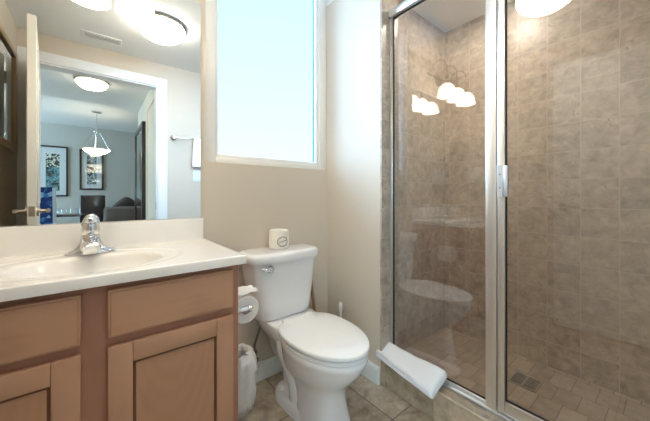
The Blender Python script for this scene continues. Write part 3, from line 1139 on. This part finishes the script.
for (dx, dz) in ((-0.03, 0.047), (-0.015, 0.0585), (0.005, 0.062), (0.025, 0.064), (0.045, 0.061), (0.058, 0.066)):
    rings.append([Vector((RX + dx, -0.42 + 0.096 * t / 8 + (0.008 * math.sin(t * 2.1) if dx > 0.03 else 0), RZ - 0.008 + dz + 0.004 * math.sin(t * 1.7 + dx * 60) * (1 if dx > 0 else 0))) for t in range(9)])
b.ringloft(rings, cap=False, closed=False)
o = b.build('loose_sheet', M['paper'], tr)
o.modifiers.new('thickness', 'SOLIDIFY').thickness = 0.0006

# waste bin lined with a white bag, between vanity and toilet
WBX, WBY = 0.553, -0.140
wb = thing('wastebasket', 'small wastebasket in a crumpled white bag beside the vanity', 'wastebasket', (WBX, WBY, 0))
b = MB()
b.lathe([(0.0, 0.001), (0.072, 0.001), (0.074, 0.006), (0.086, 0.235), (0.089, 0.24), (0.086, 0.243), (0.083, 0.235), (0.07, 0.012), (0.0, 0.01)], (WBX, WBY, 0), 36)
b.build('bin', M['bin'], wb)
b = MB()
rings = []
prof = [(0.080, 0.030), (0.088, 0.034), (0.086, 0.055), (0.090, 0.09), (0.086, 0.125), (0.093, 0.16), (0.090, 0.19), (0.097, 0.215), (0.094, 0.235), (0.096, 0.252), (0.085, 0.275), (0.066, 0.292), (0.05, 0.285), (0.055, 0.25), (0.06, 0.2)]
n = 56
for (r, z) in prof:
    ring = []
    for k in range(n):
        a = 2 * PI * k / n
        w = noise.noise(Vector((math.cos(a) * 3.5, math.sin(a) * 3.5, z * 16)))
        w2 = noise.noise(Vector((math.cos(a) * 9, math.sin(a) * 9, z * 40 + 7)))
        rr = r + 0.004 + 0.016 * w + 0.008 * w2
        ring.append(Vector((WBX + rr * math.cos(a), WBY + rr * math.sin(a), z + 0.010 * noise.noise(Vector((a * 2, z * 9, 3))))))
    rings.append(ring)
b.ringloft(rings, cap=False)
b.build('bag', M['plastic_bag'], wb, angle=70)

# plunger and brush behind the toilet
pl = thing('plunger', 'wooden-handled plunger standing in the corner behind the toilet', 'plunger', (1.112, -0.10, 0))
b = MB()
b.cyl((1.112, -0.10, 0.08), (1.088, -0.032, 0.56), 0.0105, 0.0105, 16)
b.sphere((1.088, -0.032, 0.56), 0.0105, 0.0105, 0.008, 12, 8)
b.build('handle', M['stick'], pl)
b = MB()
b.lathe([(0.058, 0.0), (0.060, 0.01), (0.052, 0.05), (0.036, 0.08), (0.018, 0.095), (0.014, 0.11), (0.0, 0.11)], (1.112, -0.10, 0.001), 28)
b.build('cup', M['red_rubber'], pl)
bx, by = 1.205, -0.20
br = thing('toilet_brush', 'white toilet brush in a holder in the corner beside the toilet', 'toilet brush', (bx, by, 0))
b = MB()
b.lathe([(0.0, 0.001), (0.032, 0.001), (0.034, 0.01), (0.038, 0.13), (0.035, 0.13), (0.031, 0.012), (0.0, 0.012)], (bx, by, 0), 28)
b.build('holder', M['seat'], br)
b = MB()
b.tube([(bx, by, 0.02), (bx, by, 0.3), (bx + 0.004, by + 0.006, 0.36)], [0.007, 0.007, 0.0085], 12)
b.lathe([(0.010, 0.0), (0.012, 0.008), (0.012, 0.045), (0.008, 0.052), (0.0, 0.053)], (bx + 0.004, by + 0.006, 0.35), 16)
b.build('handle', M['seat'], br)

# ------------------------------------------------------------------ shower enclosure
ZK = 0.148
PY0, PY1 = -1.056, -1.012
HZ0, HZ1 = 2.108, 2.15
sc = thing('shower_screen', 'framed glass shower screen with a hinged door standing on the tiled curb', 'shower screen', (XG, -1.1, ZK))
b = MB()
b.box(XG - 0.026, XG + 0.026, YF + 0.001, NIB - 0.001, HZ0, HZ1, 0.004, 2)
b.build('header_rail', M['white_metal'], sc)
b = MB()
b.box(XG - 0.013, XG + 0.013, NIB - 0.020, NIB - 0.0005, ZK + 0.001, HZ0, 0.002, 1)
b.build('wall_channel', M['satin'], sc)
b = MB()
b.box(XG - 0.013, XG + 0.013, YF + 0.0005, YF + 0.02, ZK + 0.001, HZ0, 0.002, 1)
b.build('wall_channel', M['satin'], sc)
b = MB()
b.box(XG - 0.022, XG + 0.022, YF + 0.001, NIB - 0.001, ZK + 0.001, ZK + 0.013, 0.003, 2)
b.box(XG - 0.011, XG + 0.013, PY1, NIB - 0.02, ZK + 0.012, ZK + 0.032, 0.003, 2)
b.build('bottom_track', M['white_metal'], sc)
b = MB()
b.box(XG - 0.018, XG + 0.018, PY0, PY1, ZK + 0.012, HZ0, 0.003, 2)
b.build('post', M['satin'], sc)
b = MB()
b.box(XG - 0.003, XG + 0.003, PY1 + 0.001, NIB - 0.012, ZK + 0.025, HZ0 + 0.004)
b.build('fixed_pane', M['glass'], sc, smooth=False)
b = MB()
e = 0.0045
b.box(XG - e, XG + e, NIB - 0.0245, NIB - 0.0195, ZK + 0.03, HZ0)
b.box(XG - e, XG + e, PY1 - 0.0005, PY1 + 0.004, ZK + 0.03, HZ0)
b.box(XG - e, XG + e, PY1, NIB - 0.02, ZK + 0.030, ZK + 0.036)
b.box(XG - e, XG + e, PY1, NIB - 0.02, HZ0 - 0.006, HZ0)
b.build('seal', M['rubber'], sc, smooth=False)
# hinged door
DY1, DY0 = PY0 - 0.003, YF + 0.024
zb, zt = ZK + 0.020, HZ0 - 0.004
b = MB()
sw = 0.028
b.box(XG - 0.016, XG + 0.010, DY1 - sw, DY1, zb, zt, 0.003, 2)
b.box(XG - 0.016, XG + 0.010, DY0, DY0 + sw, zb, zt, 0.003, 2)
b.box(XG - 0.016, XG + 0.010, DY0 + sw, DY1 - sw, zb, zb + 0.052, 0.003, 2)
b.box(XG - 0.016, XG + 0.010, DY0 + sw, DY1 - sw, zt - 0.036, zt, 0.003, 2)
dr = b.build('door', M['satin'], sc)
MB().box(XG - 0.006, XG, DY0 + sw - 0.004, DY1 - sw + 0.004, zb + 0.046, zt - 0.03).build('pane', M['glass'], dr, smooth=False)
b = MB()
e0, e1 = XG - 0.008, XG + 0.002
b.box(e0, e1, DY1 - sw - 0.004, DY1 - sw + 0.0005, zb + 0.05, zt - 0.034)
b.box(e0, e1, DY0 + sw, DY1 - sw, zb + 0.051, zb + 0.056)
b.build('seal', M['rubber'], dr, smooth=False)
b = MB()
b.box(XG - 0.024, XG - 0.0165, DY1 - 0.024, DY1 - 0.001, 1.07, 1.21, 0.002, 1)
b.box(XG - 0.024, XG - 0.012, DY1 - 0.040, DY1 - 0.025, 1.075, 1.205, 0.004, 2)
h = b.build('hinge', M['white_metal'], dr)
for z in (1.112, 1.168):
    MB().cyl((XG - 0.0235, DY1 - 0.013, z), (XG - 0.0255, DY1 - 0.013, z), 0.0035, n=12).build('hinge_screw', M['drain'], dr)
b = MB()
b.cyl((XG - 0.016, DY0 + 0.05, 1.05), (XG - 0.06, DY0 + 0.05, 1.05), 0.006)
b.cyl((XG - 0.016, DY0 + 0.05, 1.25), (XG - 0.06, DY0 + 0.05, 1.25), 0.006)
b.cyl((XG - 0.06, DY0 + 0.05, 1.03), (XG - 0.06, DY0 + 0.05, 1.27), 0.008)
b.build('pull_handle', M['chrome'], dr)

# drain grate
dg = thing('shower_drain', 'square dark slotted drain grate set in the shower floor', 'drain', (1.93, -0.985, 0.004))
b = MB()
b.box(1.863, 1.997, -1.052, -0.918, 0.0042, 0.0065, 0.001, 1)
b.build('shade_plate', M['vent_dark'], dg)  # flat dark plate, its colour paints the shade below the grate
b = MB()
for i in range(8):
    x = 1.872 + i * 0.0166
    b.box(x - 0.0026, x + 0.0026, -1.046, -0.924, 0.0062, 0.010, 0.001, 1)
for y in (-1.049, -0.985, -0.921):
    b.box(1.863, 1.997, y - 0.004, y + 0.004, 0.006, 0.0095, 0.001, 1)
b.box(1.863, 1.869, -1.052, -0.918, 0.006, 0.010)
b.box(1.991, 1.997, -1.052, -0.918, 0.006, 0.010)
b.build('grate', M['drain'], dg)

# folded bath mat on the curb
bmt = thing('folded_bath_mat', 'white folded bath towel lying on the tiled shower curb', 'towel', (1.27, -0.64, ZK))


def towel_layers(x0, x1, y0, y1, z0, layers, th):
    """one long folded cloth: its cross section is a flattened coil, carried along y"""
    prof = []
    nseg = 10
    L = []
    for i in range(layers):
        z = z0 + th * i
        L.append(z)
    out = []
    # outline of the stack with small notches between the layers on both sides
    for i, z in enumerate(L):
        out += [(x1 - 0.006, z), (x1 + 0.001, z + th * 0.25), (x1 + 0.002, z + th * 0.6), (x1 - 0.004, z + th * 0.97)]
    top = [(x1 - (x1 - x0) * t / nseg, L[-1] + th) for t in range(1, nseg)]
    back = []
    for i, z in reversed(list(enumerate(L))):
        back += [(x0 + 0.004, z + th * 0.97), (x0 - 0.002, z + th * 0.6), (x0 - 0.001, z + th * 0.25), (x0 + 0.006, z)]
    bot = [(x0 + (x1 - x0) * t / nseg, z0) for t in range(1, nseg)]
    pr = out + top + back + bot
    rings = []
    n = 36
    for k in range(n + 1):
        t = k / n
        y = y0 + (y1 - y0) * t
        edge = min(t, 1 - t)
        sh = 1 - 0.06 * max(0, 1 - edge / 0.03) ** 2
        zsh = 1 - 0.28 * max(0, 1 - edge / 0.035) ** 2
        cx = (x0 + x1) / 2
        rings.append([Vector((cx + (x - cx) * sh, y, z0 + (z - z0) * zsh)) for x, z in pr])
    return rings


b = MB()
b.ringloft(towel_layers(1.258, 1.331, -0.835, -0.445, ZK + 0.002, 3, 0.013))


def mat_shape(c, n):
    d = Vector((0, 0, 0))
    t = min(1.0, max(0.0, (-0.445 - c.y) / 0.39))
    w = (1.331 - c.x) / 0.073
    d.x -= 0.062 * t * w                                # lies slightly askew
    x = c.x + d.x
    d.z += 0.0405 * max(0.0, 1.0 - w)                   # tilts up onto the track
    d.z -= max(0.0, (XR - 0.004 - x)) * 0.10            # stiff overhang past the curb edge
    d.z += 0.006 * max(0, 1 - t / 0.25) * (1 if c.z > ZK + 0.01 else 0)
    top = 1 if c.z > ZK + 0.02 else 0
    d.z += top * (0.007 * noise.noise(Vector((c.x * 16, c.y * 11, 1))) - 0.006 * max(0.0, 1 - min(w, 1 - w) / 0.14) ** 2 + 0.0016 * noise.noise(c * 60))
    d.x -= 0.006 * max(0.0, noise.noise(Vector((c.y * 10, c.z * 70, 5)))) * w
    return d


b.disp(mat_shape)
b.build('cloth', M['towel'], bmt, angle=60)

# ------------------------------------------------------------------ things on the other walls
# towel ring on the left wall with a hand towel
ry, rz = -0.225, 1.475
ring = thing('towel_ring', 'chrome towel ring on the left wall beside the mirror', 'towel ring', (XL, ry, rz))
b = MB()
b.lathe([(0.0, 0.0005), (0.026, 0.0005), (0.024, 0.008), (0.011, 0.014), (0.009, 0.045), (0.0, 0.046)], (XL, ry, rz + 0.03), 24, axis='x')
b.build('mount', M['chrome'], ring)
b = MB()
pts = [(XL + 0.042, ry + 0.075 * math.sin(2 * PI * k / 32), rz - 0.04 + 0.075 * math.cos(2 * PI * k / 32)) for k in range(33)]
b.tube(pts, 0.005, 10, cap=False)
b.build('ring', M['chrome'], ring)


def hang_towel(name, label, cx, cy, z_top, z_bot, half, along, thick, bar_r):
    """folded towel over a bar: front and back sheets joined over the top"""
    b = MB()
    rings = []
    n = 22
    for k in range(n + 1):
        s = -half + 2 * half * k / n
        ring = []
        m = 14
        path = []
        ti = bar_r + 0.0022
        outer = [(thick, z_bot + (z_top - z_bot) * i / (m - 1)) for i in range(m)]
        outer += [(thick * math.cos(PI * i / 8), z_top + thick * math.sin(PI * i / 8)) for i in range(1, 8)]
        outer += [(-thick, z_top - (z_top - z_bot - 0.03) * i / (m - 1)) for i in range(m)]
        inner = [(ti, z_bot + (z_top - z_bot) * i / (m - 1)) for i in range(m)]
        inner += [(ti * math.cos(PI * i / 8), z_top + ti * math.sin(PI * i / 8)) for i in range(1, 8)]
        inner += [(-ti, z_top - (z_top - z_bot - 0.03) * i / (m - 1)) for i in range(m)]
        path = outer + inner[::-1]
        for (o, z) in path:
            w = (thick - bar_r) * 0.45 * math.sin(s * 46 + z * 3) * (z_top - z) / max(1e-6, z_top - z_bot)
            spread = 1 + 0.12 * (z_top - z) / (z_top - z_bot)
            if along == 'y':
                ring.append(Vector((cx + o + w * 0.5, cy + s * spread, z)))
            else:
                ring.append(Vector((cx + s * spread, cy + o + w * 0.5, z)))
        rings.append(ring)
    b.ringloft(rings)
    o = b.build(name, M['towel'], loc=(cx, cy, z_bot), angle=60)
    return tag(o, label, 'towel')


hang_towel('hand_towel', 'white hand towel draped through the towel ring on the left wall', XL + 0.042, ry, rz - 0.112, 1.225, 0.078, 'y', 0.016, 0.005)

# towel bar with a folded towel on the doorway wall
tbz = 1.675
tb = thing('towel_bar', 'chrome towel bar on the wall beside the bathroom doorway', 'towel bar', (0.86, YF, tbz))
for x in (0.615, 1.105):
    b = MB()
    b.lathe([(0.0, 0.0005), (0.026, 0.0005), (0.026, 0.008), (0.014, 0.016), (0.012, 0.062), (0.016, 0.07), (0.014, 0.078), (0.0, 0.08)], (x, YF, tbz), 24, axis='y')
    b.build('mount', M['chrome'], tb)
b = MB()
b.cyl((0.615, YF + 0.062, tbz), (1.105, YF + 0.062, tbz), 0.008)
b.build('bar', M['chrome'], tb)
hang_towel('bath_towel', 'white bath towel folded over the towel bar beside the doorway', 0.925, YF + 0.062, tbz - 0.002, 1.385, 0.125, 'x', 0.020, 0.008)

sw_ = thing('light_switch', 'white double light switch plate below the towel bar', 'light switch', (0.87, YF, 1.29))
MB().box(0.805, 0.935, YF + 0.0005, YF + 0.007, 1.232, 1.352, 0.003, 2).build('plate', M['trim'], sw_)
for x in (0.842, 0.898):
    MB().box(x - 0.014, x + 0.014, YF + 0.006, YF + 0.011, 1.262, 1.322, 0.002, 1, Matrix.Rotation(0.06, 3, 'X')).build('rocker', M['seat'], sw_)

# wood-framed mirror on the left wall behind the open door
fm = thing('framed_mirror', 'wood-framed wall mirror hanging behind the open bathroom door', 'framed mirror', (XL, -1.25, 1.40))
b = MB()
fx0, fx1 = XL + 0.0005, XL + 0.026
ya, yb, za, zb2 = -1.60, -0.98, 1.40, 2.15
fw = 0.05
b.box(fx0, fx1, ya, ya + fw, za, zb2, 0.004, 2)
b.box(fx0, fx1, yb - fw, yb, za, zb2, 0.004, 2)
b.box(fx0, fx1, ya + fw, yb - fw, za, za + fw, 0.004, 2)
b.box(fx0, fx1, ya + fw, yb - fw, zb2 - fw, zb2, 0.004, 2)
b.build('frame', M['frame_wood'], fm)
MB().box(fx0 + 0.004, fx0 + 0.012, ya + fw - 0.004, yb - fw + 0.004, za + fw - 0.004, zb2 - fw + 0.004).build('glass', M['mirror'], fm, smooth=False)

# ceiling bowl light of the bathroom


def bowl_light(name, label, cx, cy, zc, r, drop, strength, col, core=None, metal='nickel', bumps=0.0):
    t = thing(name, label, 'ceiling light', (cx, cy, zc))
    b = MB()
    b.lathe([(0.0, -0.001), (r * 0.95, -0.001), (r * 1.04, -0.012), (r * 1.04, -0.022), (r * 0.98, -0.026), (0.0, -0.026)], (cx, cy, zc), 48)
    b.build('pan', M[metal], t)
    mt = shade_mat('lit bowl glass ' + name, col, strength, (0, 0, 0.0), r * 1.25)
    b = MB()
    prof = []
    for k in range(13):
        a = PI / 2 * k / 12
        prof.append((r * math.cos(a) if k < 12 else 0.002, -0.024 - (drop - 0.024) * math.sin(a)))
    b.lathe(prof, (cx, cy, zc), 48, cap=True)
    if bumps:
        b.disp(lambda c, n: n * bumps * (abs(math.sin(math.atan2(c.y - cy, c.x - cx) * 10))))
    b.build('bowl', mt, t, loc=(0, 0, -0.03))
    b = MB()
    b.lathe([(0.011, 0.0), (0.010, -0.008), (0.006, -0.014), (0.0, -0.018)], (cx, cy, zc - drop + 0.001), 16)
    b.build('finial', M[metal], t)
    return t


bowl_light('ceiling_light', 'frosted glass bowl light on the bathroom ceiling', 0.395, -1.0, ZC, 0.165, 0.125, CEILING_GLOW, (1.0, 0.92, 0.78, 1))
bowl_light('hall_ceiling_light', 'cut-glass bowl light on the hall ceiling beyond the doorway', -0.04, -2.72, ZC, 0.15, 0.115, HALL_GLOW, (1.0, 0.85, 0.62, 1), bumps=0.006)

# unseen recessed lamp, added to brighten the shower
sl = thing('shower_fill_lamp', 'added round recessed downlight in the shower ceiling', 'fill lamp', (1.80, -0.80, ZC))
b = MB()
b.lathe([(0.062, -0.0005), (0.085, -0.0005), (0.086, -0.004), (0.070, -0.008), (0.062, -0.006)], (1.80, -0.80, ZC), 40, cap=False)
b.build('trim_ring', M['trim'], sl)
MB().lathe([(0.0, -0.001), (0.063, -0.001), (0.063, -0.005), (0.0, -0.0055)], (1.80, -0.80, ZC), 32).build('lens', emit_mat('downlight lens', (1.0, 0.92, 0.80, 1), SHOWER_FILL), sl)

# ceiling vent
vt = thing('ceiling_vent', 'white slotted air vent in the bathroom ceiling', 'vent', (0.035, -1.52, ZC))
b = MB()
x0, x1, ya, yb = -0.10, 0.17, -1.585, -1.455
for (xa, xb, yc, yd) in ((x0, x1, ya, ya + 0.022), (x0, x1, yb - 0.022, yb), (x0, x0 + 0.022, ya + 0.022, yb - 0.022), (x1 - 0.022, x1, ya + 0.022, yb - 0.022)):
    b.box(xa, xb, yc, yd, ZC - 0.011, ZC - 0.0005, 0.003, 1)
b.build('frame', M['vent'], vt)
MB().box(x0 + 0.02, x1 - 0.02, ya + 0.02, yb - 0.02, ZC - 0.003, ZC - 0.0008).build('shade_plate', M['vent_dark'], vt)  # dark sheet, shade of the vent opening put in as colour
b = MB()
for i in range(4):
    y = ya + 0.034 + i * 0.0205
    b.box(x0 + 0.02, x1 - 0.02, y - 0.003, y + 0.003, ZC - 0.0085, ZC - 0.0065, 0, 1, Matrix.Rotation(0.6, 3, 'X'))
b.build('louvers', M['vent'], vt)

# ------------------------------------------------------------------ hall and living room things (mirror view)
# tall mirror leaning on the hall wall
tm = thing('floor_mirror', 'tall dark-framed mirror standing against the hall wall', 'mirror', (0.49, -3.4, 0))
b = MB()
x0, x1 = 0.468, 0.512
ya, yb, za, zb2 = -3.86, -2.93, 0.002, 2.07
fw = 0.07
b.box(x0, x1, ya, ya + fw, za, zb2, 0.004, 1)
b.box(x0, x1, yb - fw, yb, za, zb2, 0.004, 1)
b.box(x0, x1, ya + fw, yb - fw, za, za + fw, 0.004, 1)
b.box(x0, x1, ya + fw, yb - fw, zb2 - fw, zb2, 0.004, 1)
b.build('frame', M['dark_wood'], tm)
MB().box(x0 + 0.012, x0 + 0.02, ya + fw - 0.003, yb - fw + 0.003, za + fw - 0.003, zb2 - fw + 0.003).build('glass', M['mirror'], tm, smooth=False)


def picture(label, x0, x1, z0, z1, fw, mw, arts):
    t = thing('framed_picture', label, 'picture', ((x0 + x1) / 2, YL, z0))
    y0, y1 = YL + 0.001, YL + 0.03
    b = MB()
    b.box(x0, x0 + fw, y0, y1, z0, z1, 0.003, 1)
    b.box(x1 - fw, x1, y0, y1, z0, z1, 0.003, 1)
    b.box(x0 + fw, x1 - fw, y0, y1, z0, z0 + fw, 0.003, 1)
    b.box(x0 + fw, x1 - fw, y0, y1, z1 - fw, z1, 0.003, 1)
    b.build('frame', M['dark_wood'], t)
    MB().box(x0 + fw - 0.002, x1 - fw + 0.002, y0, y0 + 0.008, z0 + fw - 0.002, z1 - fw + 0.002).build('mat_board', M['mat_board'], t)
    for (za, zb, mt) in arts:
        MB().box(x0 + fw + mw, x1 - fw - mw, y0 + 0.0081, y0 + 0.0095, za, zb).build('print', M[mt], t, smooth=False)
    MB().box(x0 + fw - 0.001, x1 - fw + 0.001, y0 + 0.018, y0 + 0.021, z0 + fw - 0.001, z1 - fw + 0.001).build('glass', M['pic_glass'], t, smooth=False)


picture('dark-framed picture of a teal and black print on the grey wall', -0.93, -0.465, 1.06, 2.09, 0.03, 0.10, ((1.18, 1.66, 'art_teal'), (1.66, 1.93, 'art_dark')))
picture('dark-framed picture of a grey print behind the hanging lamp', -0.285, 0.12, 1.20, 2.07, 0.035, 0.085, ((1.32, 1.94, 'art_grey'),))

# pendant over the dining table
px_, py_ = 0.0, -4.85
pd = thing('pendant_lamp', 'glass bowl pendant lamp on slim rods in the living room', 'pendant lamp', (px_, py_, ZL))
b = MB()
b.lathe([(0.0, -0.0005), (0.07, -0.0005), (0.07, -0.02), (0.0, -0.03)], (px_, py_, ZL), 28)
b.cyl((px_, py_, ZL - 0.02), (px_, py_, 2.19), 0.006, n=12)
b.lathe([(0.0, 0.012), (0.045, 0.012), (0.05, 0.0), (0.045, -0.012), (0.0, -0.012)], (px_, py_, 2.19), 24)
b.build('stem', M['chrome'], pd)
for k in range(3):
    a = 2 * PI * k / 3 + 0.4
    b = MB()
    b.cyl((px_ + 0.04 * math.cos(a), py_ + 0.04 * math.sin(a), 2.19), (px_ + 0.188 * math.cos(a), py_ + 0.188 * math.sin(a), 1.885), 0.005, n=10)
    b.build('rod', M['chrome'], pd)
M['pshade'] = shade_mat('lit pendant glass', (1.0, 0.84, 0.58, 1), PENDANT_GLOW, (0, 0, 0.06), 0.2)
b = MB()
prof = [(0.196, 0.09), (0.185, 0.078), (0.15, 0.045), (0.10, 0.018), (0.05, 0.004), (0.002, 0.0)]
b.lathe(prof, (px_, py_, 1.79), 40, cap=True)
b.build('bowl', M['pshade'], pd, loc=(0, 0, 1.79 - ZL))

# dining chair with a blue patterned back
ch = thing('dining_chair', 'blue patterned dining chair with pale legs near the doorway', 'chair', (-0.72, -5.0, 0))
b = MB()
b.box(-0.95, -0.52, -5.22, -4.80, 0.42, 0.50, 0.02, 2)
b.build('seat', M['blue_cloth'], ch)
b = MB()
b.ringloft([[Vector((x, y - off, z)) for x, y in ((-0.94, -4.86), (-0.55, -4.86), (-0.55, -4.79), (-0.94, -4.79))] for z, off in ((0.48, 0.0), (0.7, -0.01), (0.95, -0.035), (1.15, -0.07), (1.21, -0.085))])
b.build('backrest', M['blue_cloth'], ch)
b = MB()
b.ringloft([[Vector((x, y - off, z)) for x, y in ((-0.55, -4.87), (-0.515, -4.87), (-0.515, -4.78), (-0.55, -4.78))] for z, off in ((0.42, 0.0), (0.7, -0.01), (0.95, -0.035), (1.15, -0.07), (1.20, -0.085))])
b.build('back_frame', M['white_lacquer'], ch)
for (x, y) in ((-0.93, -5.20), (-0.54, -5.20), (-0.93, -4.82), (-0.54, -4.82)):
    b = MB()
    b.cyl((x, y, 0.0), (x, y, 0.43), 0.018, 0.024, 12)
    b.build('leg', M['white_lacquer'], ch)

# dining table with glasses
dt = thing('dining_table', 'dark topped dining table beside the blue chair', 'table', (-0.4, -5.55, 0))
MB().box(-1.1, 0.0, -5.82, -5.27, 0.70, 0.74, 0.006, 2).build('table_top', M['table_top'], dt)
for (x, y) in ((-1.02, -5.74), (-0.08, -5.74), (-1.02, -5.35), (-0.08, -5.35)):
    MB().box(x - 0.03, x + 0.03, y - 0.03, y + 0.03, 0, 0.70, 0.004, 1).build('leg', M['dark_wood'], dt)
lab = ('clear tumbler at the chair end of the dark table', 'clear tumbler in the middle of the dark table', 'clear tumbler at the sofa end of the dark table')
for i, x in enumerate((-0.52, -0.40, -0.27)):
    b = MB()
    b.lathe([(0.0, 0.0), (0.03, 0.0), (0.036, 0.05), (0.038, 0.10), (0.035, 0.10), (0.033, 0.05), (0.027, 0.008), (0.0, 0.008)], (x, -5.45, 0.7402), 20, cap=False)
    tag(b.build('tumbler', M['clear'], loc=(x, -5.45, 0.7402)), lab[i], 'glass', 'tumblers on the dining table')

# dark leather armchair
ac = thing('leather_armchair', 'dark brown leather club chair seen between the table and the grey sofa', 'armchair', (-0.06, -6.1, 0))
b = MB()
b.box(-0.26, 0.14, -6.02, -5.88, 0.25, 1.085, 0.025, 3)
b.build('backrest', M['leather'], ac)
b = MB()
b.box(-0.24, 0.12, -6.36, -6.0, 0.22, 0.45, 0.03, 3)
b.build('seat', M['leather'], ac)
for (x, y) in ((-0.22, -6.32), (0.10, -6.32), (-0.22, -5.92), (0.10, -5.92)):
    MB().box(x - 0.02, x + 0.02, y - 0.02, y + 0.02, 0, 0.26, 0.003, 1).build('leg', M['dark_wood'], ac)

# sofa with a cushion
sf = thing('sofa', 'grey cloth sofa at the hall end of the living room', 'sofa', (0.5, -4.85, 0))
b = MB()
b.box(0.10, 1.5, -5.35, -4.5, 0.08, 0.44, 0.04, 3)
b.build('base', M['sofa'], sf)
b = MB()
b.box(0.09, 1.5, -4.66, -4.44, 0.3, 0.885, 0.06, 4)
b.build('backrest', M['sofa'], sf)
b = MB()
b.box(0.09, 0.28, -5.38, -4.47, 0.1, 0.66, 0.06, 4)
b.build('arm', M['sofa'], sf)
b = MB()
b.sphere((0, 0, 0), 1, 1, 1, 24, 16)
b.disp(lambda c, n: Vector((math.copysign(abs(c.x) ** 0.55, c.x) * 0.20 - c.x, c.y * 0.075 - c.y, math.copysign(abs(c.z) ** 0.55, c.z) * 0.20 - c.z)))
R = Matrix.Rotation(math.radians(45), 4, 'Y')
bmesh.ops.transform(b.bm, matrix=Matrix.Translation((0.42, -4.74, 0.82)) @ R, verts=b.bm.verts[:])
tag(b.build('cushion', M['cushion'], loc=(0.42, -4.74, 0.60)), 'dark grey cushion peeking over the back of the grey sofa', 'cushion')
